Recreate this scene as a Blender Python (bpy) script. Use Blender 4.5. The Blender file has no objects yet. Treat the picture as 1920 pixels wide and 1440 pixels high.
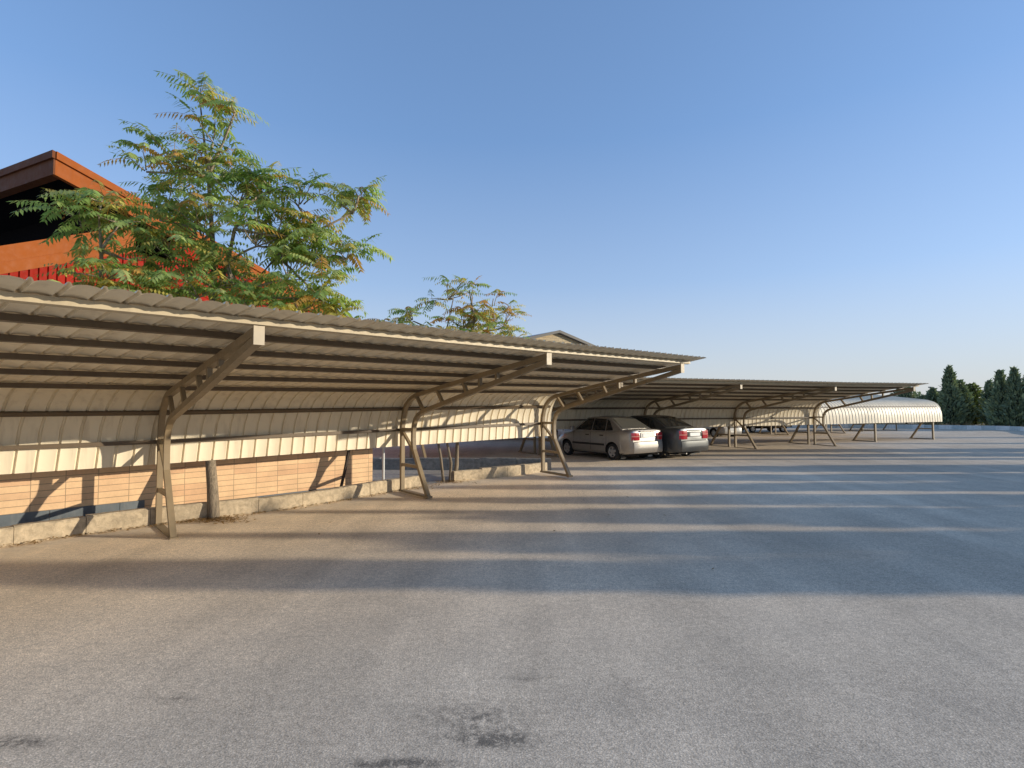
import bpy, bmesh, math, random
from math import sin, cos, pi, radians, sqrt, atan2, hypot, exp
from mathutils import Vector, Matrix, noise

rnd = random.Random(7)
scene = bpy.context.scene
col = scene.collection
H_CAM, FPX, PITCH, ROLL = 1.8, 1006.9, 0.04405, -0.003507

# ------------------------------------------------------------------ helpers
def sm(a, b, x):
    t = max(0.0, min(1.0, (x - a) / (b - a))); return t * t * (3 - 2 * t)
def gz(x, y):
    """gentle dip of the lot towards its far side"""
    return -0.28 * sm(29, 41, y)
def at(px, py, Y):
    a = (px - 960) / FPX; b = (py - 720) / FPX
    a, b = a * cos(-ROLL) - b * sin(-ROLL), a * sin(-ROLL) + b * cos(-ROLL)
    dy = cos(PITCH) + sin(PITCH) * b; dz = sin(PITCH) - cos(PITCH) * b
    t = Y / dy
    return Vector((a * t, Y, H_CAM + dz * t))
def tag(o, label=None, cat=None, group=None, kind=None):
    if label: o['label'] = label
    if cat: o['category'] = cat
    if group: o['group'] = group
    if kind: o['kind'] = kind
    return o
def empty(name, loc):
    o = bpy.data.objects.new(name, None); col.objects.link(o)
    o.empty_display_size = 0.2; o.location = loc
    return o
def put(name, me, parent=None, M=None, world=True):
    o = bpy.data.objects.new(name, me); col.objects.link(o)
    if parent is not None:
        o.parent = parent
        if world:
            o.matrix_parent_inverse = world_of(parent).inverted()
    if M is not None: o.matrix_basis = M
    return o
def world_of(o):
    m = o.matrix_basis.copy()
    if o.parent: m = world_of(o.parent) @ o.matrix_parent_inverse @ m
    return m

class MB:
    def __init__(s): s.v = []; s.f = []; s.mi = []; s.c = []
    def vert(s, p, c=None):
        s.v.append(tuple(p)); s.c.append(c or (1, 1, 1, 1)); return len(s.v) - 1
    def face(s, idx, m=0): s.f.append(tuple(idx)); s.mi.append(m)
    def poly(s, pts, m=0, c=None): s.face([s.vert(p, c) for p in pts], m)
    def box(s, lo, hi, M=None, m=0):
        P = [Vector((x, y, z)) for z in (lo[2], hi[2]) for y in (lo[1], hi[1]) for x in (lo[0], hi[0])]
        if M: P = [M @ p for p in P]
        i = [s.vert(p) for p in P]
        for q in ((0,2,3,1),(4,5,7,6),(0,1,5,4),(2,6,7,3),(0,4,6,2),(1,3,7,5)): s.face([i[k] for k in q], m)
    def bar(s, a, b, w, h, up=(0,0,1), m=0, ends=True):
        """rectangular bar from a to b, w across, h along the up side"""
        s.path([a, b], w, h, up, m, ends)
    def path(s, pts, w, h, up=(0,0,1), m=0, ends=True, across=None):
        pts = [Vector(p) for p in pts]; rings = []
        for i, p in enumerate(pts):
            d = (pts[min(i+1, len(pts)-1)] - pts[max(i-1, 0)]).normalized()
            if across is not None:
                x = Vector(across).normalized(); n = d.cross(x).normalized()
            else:
                x = d.cross(Vector(up)).normalized(); n = x.cross(d).normalized()
            rings.append([s.vert(p + x*(sx*w/2) + n*(sn*h/2)) for sx, sn in ((-1,-1),(1,-1),(1,1),(-1,1))])
        for a, b in zip(rings, rings[1:]):
            for k in range(4): s.face((a[k], a[(k+1)%4], b[(k+1)%4], b[k]), m)
        if ends: s.face(rings[0][::-1], m); s.face(rings[-1], m)
    def tube(s, pts, rad, n=8, m=0, c=None, caps=True):
        pts = [Vector(p) for p in pts]; rings = []; ref = Vector((0.31, 0.17, 0.93)).normalized()
        for i, p in enumerate(pts):
            d = (pts[min(i+1, len(pts)-1)] - pts[max(i-1, 0)]).normalized()
            r0 = ref if abs(d.dot(ref)) < 0.95 else Vector((1, 0, 0))
            x = d.cross(r0).normalized(); y = d.cross(x)
            r = rad[i] if isinstance(rad, (list, tuple)) else rad
            rings.append([s.vert(p + (x*cos(2*pi*k/n) + y*sin(2*pi*k/n))*r, c) for k in range(n)])
        for a, b in zip(rings, rings[1:]):
            for k in range(n): s.face((a[k], a[(k+1)%n], b[(k+1)%n], b[k]), m)
        if caps: s.face(rings[0][::-1], m); s.face(rings[-1], m)
    def mesh(s, name, mats, smooth=False, angle=None, colors=False, recalc=True):
        me = bpy.data.meshes.new(name); me.from_pydata(s.v, [], s.f)
        for m in (mats if isinstance(mats, (list, tuple)) else [mats]): me.materials.append(m)
        me.polygons.foreach_set('material_index', s.mi)
        if recalc:
            bm = bmesh.new(); bm.from_mesh(me); bmesh.ops.recalc_face_normals(bm, faces=bm.faces); bm.to_mesh(me); bm.free()
        if smooth:
            me.polygons.foreach_set('use_smooth', [True]*len(me.polygons))
            if angle: me.set_sharp_from_angle(angle=radians(angle))
        if colors:
            ca = me.color_attributes.new('tint', 'FLOAT_COLOR', 'POINT')
            ca.data.foreach_set('color', [x for c in s.c for x in c])
        me.update(); return me
    def build(s, name, mats, parent=None, M=None, world=True, **k):
        return put(name, s.mesh(name, mats, **k), parent, M, world)

# ------------------------------------------------------------------ materials
def mat(name):
    m = bpy.data.materials.new(name); m.use_nodes = True
    nt = m.node_tree; nt.nodes.clear()
    out = nt.nodes.new('ShaderNodeOutputMaterial')
    return m, nt, out
class NT:
    def __init__(s, nt): s.nt = nt
    def n(s, t, **k):
        nd = s.nt.nodes.new(t)
        for a, b in k.items():
            if a.startswith('i_'): nd.inputs[a[2:].replace('_', ' ')].default_value = b
            else: setattr(nd, a, b)
        return nd
    def l(s, a, b): s.nt.links.new(a, b)
    def noise(s, vec, scale, detail=4, rough=.55, dist=0):
        nd = s.n('ShaderNodeTexNoise'); nd.inputs['Scale'].default_value = scale; nd.inputs['Detail'].default_value = detail
        nd.inputs['Roughness'].default_value = rough; nd.inputs['Distortion'].default_value = dist
        s.l(vec, nd.inputs['Vector']); return nd.outputs['Fac']
    def ramp(s, fac, stops):
        nd = s.n('ShaderNodeValToRGB'); e = nd.color_ramp.elements
        while len(e) < len(stops): e.new(0.5)
        for k, (p, c) in enumerate(stops):
            e[k].position = p; e[k].color = c if len(c) == 4 else (*c, 1)
        s.l(fac, nd.inputs['Fac']); return nd.outputs['Color']
    def mix(s, fac, a, b, mode='MIX'):
        nd = s.n('ShaderNodeMix', data_type='RGBA', blend_type=mode)
        for v, k in ((fac, 0), (a, 6), (b, 7)):
            if hasattr(v, 'links'): s.l(v, nd.inputs[k])
            else: nd.inputs[k].default_value = v if k == 0 else (*v, 1) if len(v) == 3 else v
        return nd.outputs[2]
    def math(s, op, a, b=0.0, c=None):
        nd = s.n('ShaderNodeMath', operation=op)
        for v, k in ((a, 0), (b, 1), (c, 2)):
            if v is None: continue
            if hasattr(v, 'links'): s.l(v, nd.inputs[k])
            else: nd.inputs[k].default_value = v
        return nd.outputs[0]
    def coord(s, which='Object', scale=None):
        tc = s.n('ShaderNodeTexCoord'); o = tc.outputs[which]
        if scale:
            mp = s.n('ShaderNodeMapping'); mp.inputs['Scale'].default_value = scale; s.l(o, mp.inputs['Vector']); o = mp.outputs[0]
        return o
    def geo(s): return s.n('ShaderNodeNewGeometry').outputs['Position']
    def bump(s, h, strength=.3, dist=.01):
        nd = s.n('ShaderNodeBump'); nd.inputs['Strength'].default_value = strength; nd.inputs['Distance'].default_value = dist
        s.l(h, nd.inputs['Height']); return nd.outputs[0]
    def bsdf(s, out, colr, rough=.6, metal=0., normal=None, coat=0., spec=None):
        p = s.n('ShaderNodeBsdfPrincipled')
        if hasattr(colr, 'links'): s.l(colr, p.inputs['Base Color'])
        else: p.inputs['Base Color'].default_value = (*colr, 1)
        if hasattr(rough, 'links'): s.l(rough, p.inputs['Roughness'])
        else: p.inputs['Roughness'].default_value = rough
        p.inputs['Metallic'].default_value = metal
        if coat: p.inputs['Coat Weight'].default_value = coat; p.inputs['Coat Roughness'].default_value = .06
        if spec is not None: p.inputs['Specular IOR Level'].default_value = spec
        if normal is not None: s.l(normal, p.inputs['Normal'])
        s.l(p.outputs[0], out.inputs['Surface']); return p

def paint(name, c, var=.18, rough=.5, metal=0., scale=3., dirt=(.16, .12, .08), dirtamt=.35, streak=True, spec=None):
    """painted or plain surface with mottled dirt"""
    m, nt, out = mat(name); g = NT(nt); P = g.geo()
    n1 = g.noise(P, scale, 5, .6); n2 = g.noise(P, scale*9, 3, .6)
    lo = tuple(x*(1-var) for x in c); hi = tuple(min(1, x*(1+var*.6)) for x in c)
    base = g.ramp(n1, [(.3, lo), (.7, hi)])
    if dirtamt:
        if streak:
            mp = g.n('ShaderNodeMapping'); mp.inputs['Scale'].default_value = (9, 9, .9); g.l(P, mp.inputs['Vector'])
            st = g.noise(mp.outputs[0], 1.0, 4, .6)
        else: st = g.noise(P, scale*.6, 5, .65)
        f = g.ramp(st, [(.5, (0,0,0)), (.75, (1,1,1))])
        f = g.math('MULTIPLY', f, dirtamt)
        base = g.mix(f, base, dirt)
    r = g.ramp(n2, [(.3, (rough*.85,)*3), (.7, (min(1, rough*1.15),)*3)])
    g.bsdf(out, base, r, metal, g.bump(n2, .12, .004), spec=spec)
    return m
def flat(name, c, rough=.5, metal=0., coat=0., spec=None):
    m, nt, out = mat(name); g = NT(nt); P = g.coord('Object')
    n1 = g.noise(P, 14, 3)
    base = g.ramp(n1, [(.3, tuple(x*.9 for x in c)), (.7, tuple(min(1, x*1.06) for x in c))])
    g.bsdf(out, base, rough, metal, None, coat, spec); return m

M_FRAME = paint('frame_paint', (.275, .205, .12), .15, .55, scale=2.2, dirtamt=.4)
M_PLATE = paint('end_plate_paint', (.55, .46, .33), .1, .55, dirtamt=.2)
M_PURLIN = paint('purlin_shaded', (.125, .088, .052), .15, .55, scale=2.2, dirtamt=.35)  # darkened copy: shade beneath the roof is put into the colour
M_PURLIN_LIT = paint('front_purlin_sunlit', (.50, .41, .27), .12, .55, scale=2.2, dirtamt=.25)  # pale copy: sunlight on the front purlin is put into the colour
M_SHEET = paint('cream_sheet', (.80, .695, .51), .1, .5, scale=.7, dirt=(.42, .33, .22), dirtamt=.45)
M_CONC = None

def concrete(name, c, s=1.):
    m, nt, out = mat(name); g = NT(nt); P = g.geo()
    n1 = g.noise(P, 1.6*s, 6, .62); n2 = g.noise(P, 11*s, 6, .68, .4); n3 = g.noise(P, 70*s, 3)
    base = g.ramp(n1, [(.32, tuple(x*.72 for x in c)), (.68, c)])
    base = g.mix(g.math('MULTIPLY', g.ramp(n2, [(.46, (0,0,0)), (.60, (1,1,1))]), .65), base, tuple(x*.5 for x in c))
    base = g.mix(g.math('MULTIPLY', g.ramp(n2, [(.3, (1,1,1)), (.42, (0,0,0))]), .4), base, tuple(min(1, x*1.35) for x in c))
    h = g.math('ADD', n2, g.math('MULTIPLY', n3, .5))
    g.bsdf(out, base, .9, 0, g.bump(h, .6, .015)); return m
M_CONC = concrete('concrete_block', (.58, .465, .315))
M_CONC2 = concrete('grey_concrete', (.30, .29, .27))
M_PAD = concrete('pad_concrete', (.46, .42, .36))

def asphalt():
    m, nt, out = mat('asphalt'); g = NT(nt); P = g.geo()
    big = g.noise(P, .22, 5, .6, .3); mid = g.noise(P, 1.7, 5, .65); fine = g.noise(P, 42, 3, .7); grit = g.noise(P, 120, 2, .7)
    base = g.ramp(big, [(.28, (.66, .545, .415)), (.72, (.90, .75, .57))])
    base = g.mix(g.math('MULTIPLY', g.ramp(mid, [(.42, (0,0,0)), (.66, (1,1,1))]), .32), base, (.48, .415, .335))
    vo = g.n('ShaderNodeTexVoronoi'); vo.inputs['Scale'].default_value = 75; g.l(P, vo.inputs['Vector'])
    stone = g.ramp(vo.outputs['Distance'], [(.12, (1.2,)*3), (.5, (.8,)*3)])
    base = g.mix(.75, base, stone, 'MULTIPLY')
    sp = g.ramp(grit, [(.34, (.42,)*3), (.5, (1,)*3), (.66, (1.35,)*3)])
    base = g.mix(.7, base, sp, 'MULTIPLY')
    base = g.mix(.75, base, g.ramp(g.noise(P, 17, 4, .8), [(.36, (.78,)*3), (.62, (1.12,)*3)]), 'MULTIPLY')
    cl = g.ramp(fine, [(.3, (.72,)*3), (.62, (1.1,)*3)])
    base = g.mix(.8, base, cl, 'MULTIPLY')
    wp = g.n('ShaderNodeMapping'); wp.inputs['Rotation'].default_value = (0, 0, radians(42)); wp.inputs['Scale'].default_value = (.9, .09, 1); g.l(P, wp.inputs['Vector'])
    base = g.mix(.8, base, g.ramp(g.noise(wp.outputs[0], 1.3, 5, .6, .3), [(.35, (.86,)*3), (.65, (1.08,)*3)]), 'MULTIPLY')
    # sandy margin and painted-in warm light beside the kerb (vertex attribute)
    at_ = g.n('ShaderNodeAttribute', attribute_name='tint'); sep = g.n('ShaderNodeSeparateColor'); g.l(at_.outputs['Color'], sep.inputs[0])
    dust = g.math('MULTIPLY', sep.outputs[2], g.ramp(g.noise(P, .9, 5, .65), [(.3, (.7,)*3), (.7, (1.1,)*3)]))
    base = g.mix(dust, base, (1.50, 1.46, 1.39), 'MULTIPLY')  # ground colour lifted towards the kerb to paint in warm sunlight
    dn = g.noise(P, 2.6, 6, .7, .6)
    d = g.math('MULTIPLY', sep.outputs[0], g.math('ADD', 1.0, g.math('MULTIPLY', g.math('SUBTRACT', dn, .5), 3.2)))
    d = g.ramp(g.math('MULTIPLY', d, sep.outputs[1]), [(.2, (0,0,0)), (.85, (1,1,1))])
    sand = g.ramp(g.noise(P, 9, 5, .7), [(.3, (.60, .49, .36)), (.7, (.92, .78, .60))])
    base = g.mix(g.math('MULTIPLY', d, .8), base, sand)
    # oil drips on the asphalt
    px = g.n('ShaderNodeSeparateXYZ'); g.l(P, px.inputs[0])
    tot = None
    for (x, y, rx, ry, k) in STAINS:
        ux = g.math('DIVIDE', g.math('SUBTRACT', px.outputs[0], x), rx); uy = g.math('DIVIDE', g.math('SUBTRACT', px.outputs[1], y), ry)
        r2 = g.math('ADD', g.math('MULTIPLY', ux, ux), g.math('MULTIPLY', uy, uy))
        w = g.math('MULTIPLY', g.math('POWER', 2.718, g.math('MULTIPLY', r2, -1.)), k)
        tot = w if tot is None else g.math('ADD', tot, w)
    on = g.noise(P, 16, 6, .8, .3)
    tot = g.math('MULTIPLY', tot, g.ramp(on, [(.40, (.06,)*3), (.62, (1,1,1))]))
    base = g.mix(g.math('MINIMUM', tot, .7), base, (.055, .052, .05))
    h = g.math('ADD', g.math('MULTIPLY', vo.outputs['Distance'], -.9), g.math('ADD', g.math('MULTIPLY', fine, .8), g.math('MULTIPLY', mid, .6)))
    g.bsdf(out, base, .92, 0, g.bump(h, .14, .006), spec=.06)
    return m

def brick():
    m, nt, out = mat('brick_tile'); g = NT(nt); P = g.coord('Object')
    mp = g.n('ShaderNodeMapping'); mp.inputs['Rotation'].default_value = (radians(90), 0, 0)
    sx = g.n('ShaderNodeSeparateXYZ'); g.l(P, sx.inputs[0]); cx = g.n('ShaderNodeCombineXYZ'); g.l(sx.outputs[0], cx.inputs[0]); g.l(sx.outputs[2], cx.inputs[1])
    b = g.n('ShaderNodeTexBrick', offset=0.0, squash=1.0); g.l(cx.outputs[0], b.inputs['Vector'])
    b.inputs['Scale'].default_value = 1.; b.inputs['Brick Width'].default_value = .40; b.inputs['Row Height'].default_value = .0985
    b.inputs['Mortar Size'].default_value = .0045; b.inputs['Mortar Smooth'].default_value = .1; b.inputs['Bias'].default_value = -.45
    b.inputs['Color1'].default_value = (.78, .525, .30, 1); b.inputs['Color2'].default_value = (.60, .335, .19, 1); b.inputs['Mortar'].default_value = (.33, .225, .14, 1)
    n = g.noise(P, 3, 5, .6); n2 = g.noise(P, 30, 4, .7)
    c = g.mix(.55, b.outputs['Color'], g.ramp(n, [(.3, (.72, .72, .72)), (.7, (1.12, 1.1, 1.08))]), 'MULTIPLY')
    c = g.mix(.35, c, g.ramp(n2, [(.3, (.75,)*3), (.7, (1.1,)*3)]), 'MULTIPLY')
    h = g.math('ADD', g.math('MULTIPLY', b.outputs['Fac'], -1.), g.math('MULTIPLY', n2, .3))
    g.bsdf(out, c, .8, 0, g.bump(h, .5, .008)); return m

def leaf_mat(name, trans=.35, rough=.45):
    m, nt, out = mat(name); g = NT(nt)
    a = g.n('ShaderNodeAttribute', attribute_name='tint')
    c = g.mix(.5, a.outputs['Color'], g.ramp(g.noise(g.geo(), 5, 3), [(.3, (.65,)*3), (.7, (1.25,)*3)]), 'MULTIPLY')
    p = g.n('ShaderNodeBsdfPrincipled'); p.inputs['Roughness'].default_value = rough; g.l(c, p.inputs['Base Color']); p.inputs['Specular IOR Level'].default_value = .35
    t = g.n('ShaderNodeBsdfTranslucent'); g.l(g.mix(.6, c, (1.5, 1.6, .7), 'MULTIPLY'), t.inputs['Color'])
    mx = g.n('ShaderNodeMixShader'); mx.inputs[0].default_value = trans
    g.l(p.outputs[0], mx.inputs[1]); g.l(t.outputs[0], mx.inputs[2]); g.l(mx.outputs[0], out.inputs['Surface']); return m
M_LEAF = leaf_mat('leaflets', .5)
M_NEEDLE = leaf_mat('conifer_sprays', .15, .7)
def bark(name, c):
    m, nt, out = mat(name); g = NT(nt); P = g.geo()
    mp = g.n('ShaderNodeMapping'); mp.inputs['Scale'].default_value = (30, 30, 5); g.l(P, mp.inputs['Vector'])
    n = g.noise(mp.outputs[0], 1.2, 5, .65, .5)
    g.bsdf(out, g.ramp(n, [(.35, tuple(x*.45 for x in c)), (.65, c)]), .9, 0, g.bump(n, .8, .02)); return m
M_BARK = bark('bark', (.30, .24, .17))
M_TWIG = bark('pale_twig', (.42, .34, .25))
M_DBARK = bark('dark_bark', (.12, .09, .065))

# ------------------------------------------------------------------ camera, sun, sky
cam = bpy.data.cameras.new('camera'); cam.sensor_fit = 'HORIZONTAL'; cam.sensor_width = 36; cam.lens = FPX/1920*36; cam.clip_end = 3000; cam.clip_start = .05
co = bpy.data.objects.new('camera', cam); col.objects.link(co)
co.matrix_world = Matrix.Translation((0, 0, H_CAM)) @ Matrix.Rotation(pi/2 + PITCH, 4, 'X') @ Matrix.Rotation(ROLL, 4, 'Z')
scene.camera = co
SUN_B, SUN_E = radians(91.0), radians(10.9)
sd = Vector((sin(SUN_B)*cos(SUN_E), cos(SUN_B)*cos(SUN_E), sin(SUN_E)))
L = bpy.data.lights.new('sun', 'SUN'); L.energy = 5.0; L.angle = radians(.5); L.color = (1, .89, .71)
lo = bpy.data.objects.new('sun', L); col.objects.link(lo); lo.rotation_euler = sd.to_track_quat('Z', 'Y').to_euler(); lo.location = sd*60
w = bpy.data.worlds.new('World'); scene.world = w; w.use_nodes = True
nt = w.node_tree; nt.nodes.clear(); g = NT(nt)
sky = g.n('ShaderNodeTexSky', sky_type='NISHITA'); sky.sun_disc = False; sky.sun_elevation = SUN_E; sky.sun_rotation = SUN_B
sky.altitude = 900; sky.air_density = 1.0; sky.dust_density = .6; sky.ozone_density = 2.2
bg = g.n('ShaderNodeBackground'); bg.inputs['Strength'].default_value = .15
wo = g.n('ShaderNodeOutputWorld'); gm = g.n('ShaderNodeGamma'); gm.inputs['Gamma'].default_value = .62; g.l(sky.outputs[0], gm.inputs['Color'])
tint = g.mix(1., gm.outputs[0], (1.60, 2.0, 2.64), 'MULTIPLY')
tc = g.n('ShaderNodeTexCoord'); sz = g.n('ShaderNodeSeparateXYZ'); g.l(tc.outputs['Generated'], sz.inputs[0])
hz = g.ramp(sz.outputs[2], [(0., (1,1,1)), (.10, (.62,)*3), (.22, (.22,)*3), (.45, (0,0,0))])
tint = g.mix(g.math('MULTIPLY', hz, .9), tint, (4.35, 4.3, 4.3)); g.l(tint, bg.inputs['Color']); g.l(bg.outputs[0], wo.inputs['Surface'])
scene.view_settings.view_transform = 'Standard'; scene.view_settings.look = 'None'; scene.view_settings.exposure = 0
scene.render.engine = 'CYCLES'; scene.cycles.use_denoising = True; scene.cycles.max_bounces = 8

# ------------------------------------------------------------------ ground
CURB = [(-9.6,3.6), (-6.71,7.11), (-6.2,7.78), (-5.62,8.36), (-5.18,8.72), (-4.5,9.25), (-3.72,10.05), (-2.72,11.5), (-1.72,12.86)]
CURB2 = [(-1.42,13.2), (-.12,14.12), (.72,14.98), (1.05,15.32)]
STAINS = []
for (px, py, rx, ry, k) in ((925, 1388, .20, .07, 1.5), (890, 1345, .32, .17, .75), (745, 1432, .26, .04, 1.5), (25, 1392, .22, .05, 1.2), (985, 1272, .12, .07, .5), (1190, 1300, .3, .25, .35), (330, 1310, .15, .06, .5)):
    d = at(px, py, 1.0) - Vector((0, 0, H_CAM)); t = -H_CAM/d.z; STAINS.append((d.x*t, d.y*t, rx, ry, k))
def segdist(x, y, pl):
    best = 1e9
    for (ax, ay), (bx, by) in zip(pl, pl[1:]):
        dx, dy = bx-ax, by-ay; t = max(0, min(1, ((x-ax)*dx+(y-ay)*dy)/(dx*dx+dy*dy)))
        best = min(best, hypot(x-ax-t*dx, y-ay-t*dy))
    return best
xs = [-900,-400,-200,-100,-60,-40,-28,-20] + [-16+.5*i for i in range(0,94)] + [32,36,40,45,52,60,80,120,250,450,900]
ys = [-400,-150,-60,-30,-18,-12] + [-8+.5*i for i in range(0,104)] + [45,47,50,55,62,75,100,150,250,450,900,1600]
mb = MB()
CP2 = [(-3.4,18.7),(1.05,20.5),(5.5,22.3),(9.95,24.0),(14.3,25.5),(19,27.3),(23.5,29.3)]
for y in ys:
    for x in xs:
        r = 0
        if -16 < x < 4 and y < 20:
            r = 1.05*exp(-(segdist(x, y, CURB + CURB2)/.9)**1.2)
        if -8 < x < 28 and 14 < y < 36: r = max(r, .5*exp(-(segdist(x, y, CP2)/1.0)**2))
        lit_w = exp(-(segdist(x, y, CURB + CURB2)/5.2)**1.6) if -30 < x < 20 and -12 < y < 30 else 0
        mb.vert((x, y, gz(x, y)), (r, 1, lit_w, 1))
nx = len(xs)
for j in range(len(ys)-1):
    for i in range(nx-1):
        a = j*nx+i; mb.face((a, a+1, a+1+nx, a+nx))
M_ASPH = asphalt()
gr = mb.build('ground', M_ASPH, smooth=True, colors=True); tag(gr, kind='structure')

# painted kerb round the lot and the dry soil beyond it
FARC = [(-60,60), (-30,58), (0,57), (20,55), (32,52), (38.9,49), (42,46.3), (41.9,43.6), (40.2,41.3), (37,37), (32.6,31.5), (27.6,25), (25.6,22), (24.8,16), (24.6,2), (24.6,-14)]
def smooth_pl(pl, n=6):
    out = []
    P = [Vector((*p, 0)) for p in pl]
    for i in range(len(P)-1):
        p0, p1, p2, p3 = P[max(i-1,0)], P[i], P[i+1], P[min(i+2,len(P)-1)]
        for k in range(n):
            t = k/n
            out.append(.5*((2*p1)+(p2-p0)*t+(2*p0-5*p1+4*p2-p3)*t*t+(3*p1-p0-3*p2+p3)*t**3))
    out.append(P[-1]); return out
fc = smooth_pl(FARC)
def resample(pl, step):
    out = [pl[0].copy()]; acc = 0
    for a, b in zip(pl, pl[1:]):
        d = (b-a).length; pos = step-acc
        while pos <= d: out.append(a.lerp(b, pos/d)); pos += step
        acc = (acc+d) % step
    return out
M_KW = paint('kerb_white', (.72, .72, .68), .15, .7, dirtamt=.3); M_KB = paint('kerb_blue', (.52, .57, .55), .15, .7, dirtamt=.3)
mb = MB(); rs = resample(fc, 1.0)
for k, (a, b) in enumerate(zip(rs, rs[1:])):
    d = (b-a).normalized(); n = Vector((d.y, -d.x, 0)); z = gz(*a.xy)
    h = .36 + .02*rnd.random(); o = d*.008
    q = [a+o-n*.09, b-o-n*.09, b-o+n*.09, a+o+n*.09]
    i = [mb.vert((p.x, p.y, z-.05)) for p in q] + [mb.vert((p.x+(n.x*s), p.y+(n.y*s), z+h)) for p, s in zip(q, (.015,.015,-.015,-.015))]
    for f in ((0,1,2,3),(4,5,6,7),(0,1,5,4),(1,2,6,5),(2,3,7,6),(3,0,4,7)): mb.face([i[t] for t in f], k % 2)
o = mb.build('painted_kerb', [M_KW, M_KB]); tag(o, 'long low kerb of alternating white and pale blue blocks round the far side of the lot', 'kerb')
def soil():
    m, nt, out = mat('dry_soil'); g = NT(nt); P = g.geo(); n = g.noise(P, .5, 6, .65); n2 = g.noise(P, 6, 5, .7)
    c = g.mix(.5, g.ramp(n, [(.3, (.19, .15, .10)), (.7, (.31, .25, .175))]), g.ramp(n2, [(.3, (.6,)*3), (.7, (1.2,)*3)]), 'MULTIPLY')
    g.bsdf(out, c, .95, 0, g.bump(n2, .8, .05)); return m
mb = MB(); outer = [(-1200,70),(-1200,1800),(1200,1800),(1200,-380),(24.75,-380)]
prev = None
fo = []
for p in fc:
    fo.append((p.x, p.y))
FO = [(-300,110),(-120,100),(0,100),(60,95),(90,90),(110,75),(110,60),(110,50),(100,42),(95,36),(90,30),(85,24),(80,20),(75,16),(75,2),(75,-14)]
fo2 = smooth_pl(FO)
FO3 = [(-1500,500),(-800,1500),(0,1700),(500,1700),(900,1500),(1300,1200),(1500,900),(1500,700),(1500,500),(1500,400),(1500,300),(1500,200),(1500,100),(1500,0),(1500,-200),(1500,-390)]
fo3 = smooth_pl(FO3)
for k in range(len(fc)):
    z = gz(*fc[k].xy)+.05
    mb.vert((fc[k].x, fc[k].y, z)); mb.vert((fo2[k].x, fo2[k].y, z+.1)); mb.vert((fo3[k].x, fo3[k].y, z+.1))
for k in range(len(fc)-1):
    for q in (0, 1): mb.face((3*k+q, 3*k+q+1, 3*k+q+4, 3*k+q+3))
tag(mb.build('soil', soil()), kind='structure')

# ------------------------------------------------------------------ kerb blocks beside the first carport
def kerb(name, pl, h, wd, mtl, side=1, block=.78, label='', grp=None):
    P = [Vector((*p, 0)) for p in pl]; rs = resample(smooth_pl(pl, 5), block); mb = MB()
    for a, b in zip(rs, rs[1:]):
        d = (b-a).normalized(); n = Vector((-d.y, d.x, 0))*side; e = d*.0035
        hh = h + rnd.uniform(-.012, .012); jit = n*rnd.uniform(-.01, .01)
        q = [a+e+jit, b-e+jit, b-e+n*wd+jit, a+e+n*wd+jit]
        N = 7; rows = []
        # front face and top subdivided a little so the arrises are uneven
        for i in range(N+1):
            t = i/N; f = q[0].lerp(q[1], t); bk = q[3].lerp(q[2], t)
            w1 = noise.noise(f*6)*.012; w2 = noise.noise(f*5+Vector((3,1,2)))*.014
            rows.append([mb.vert((f.x, f.y, -.08)), mb.vert((f.x+n.x*w1, f.y+n.y*w1, hh-.02+w2)), mb.vert((f.x+n.x*.02, f.y+n.y*.02, hh+w2)), mb.vert((bk.x, bk.y, hh+w2*.5)), mb.vert((bk.x, bk.y, -.08))])
        for r0, r1 in zip(rows, rows[1:]):
            for k in range(4): mb.face((r0[k], r1[k], r1[k+1], r0[k+1]))
        mb.face(rows[0]); mb.face(rows[-1][::-1])
    o = mb.build(name, mtl); tag(o, label, 'kerb', grp); return o
kerb('concrete_kerb', CURB, .25, .15, M_CONC, 1, label='long rough concrete kerb at the foot of the brick wall')
kerb('concrete_kerb', CURB2, .26, .16, M_CONC, 1, .8, 'short sunlit concrete kerb running from the thin tree stems to the third carport post')
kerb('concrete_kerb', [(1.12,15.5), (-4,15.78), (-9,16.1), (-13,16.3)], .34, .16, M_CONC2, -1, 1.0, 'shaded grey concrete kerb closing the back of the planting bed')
mb = MB(); mb.poly([(-13,6,.006+.006), (-6.9,7.2,.012), (-4.6,9.4,.012), (-2.8,11.6,.012), (-1.5,13.3,.012), (-.2,14.3,.012), (.9,15.3,.012), (-4,15.7,.012), (-13,16.2,.012)])
tag(mb.build('planting_bed', M_PAD), kind='structure')

# ------------------------------------------------------------------ brick wall
WA = radians(44.0); WN = Vector((cos(WA), -sin(WA), 0)); WD = Vector((sin(WA), cos(WA), 0)); WOFF = -10.61
WM = Matrix((( WD.x, -WN.x, 0, WN.x*WOFF), (WD.y, -WN.y, 0, WN.y*WOFF), (0, 0, 1, 0), (0, 0, 0, 1)))   # local x along wall, y into it
M_BRICK = brick(); M_SLATE = paint('slate_plinth', (.115, .135, .15), .25, .6, scale=4, dirt=(.3, .28, .25), dirtamt=.25)
root = empty('brick_wall', WM @ Vector((6.5, 0, 0))); tag(root, 'peach brick tile wall with a dark slate plinth behind the first carport', 'wall')
mb = MB(); mb.box((-5, 0, 0), (6.5, .28, 1.75)); mb.build('brick_face', M_BRICK, root, WM)
x = -5.
while x < 2.2:
    x2 = min(x+.86, 2.22); mb = MB(); mb.box((x+.003, -.022, 0), (x2-.003, -.001, .295)); mb.build('plinth_slab', M_SLATE, root, WM); x = x2+.0001
x = 2.23
while x < 6.4:
    x2 = min(x+.95, 6.47); mb = MB(); mb.box((x+.003, -.016, 0), (x2-.003, -.001, .14)); mb.build('plinth_slab', M_SLATE, root, WM); x = x2+.0001

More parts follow.
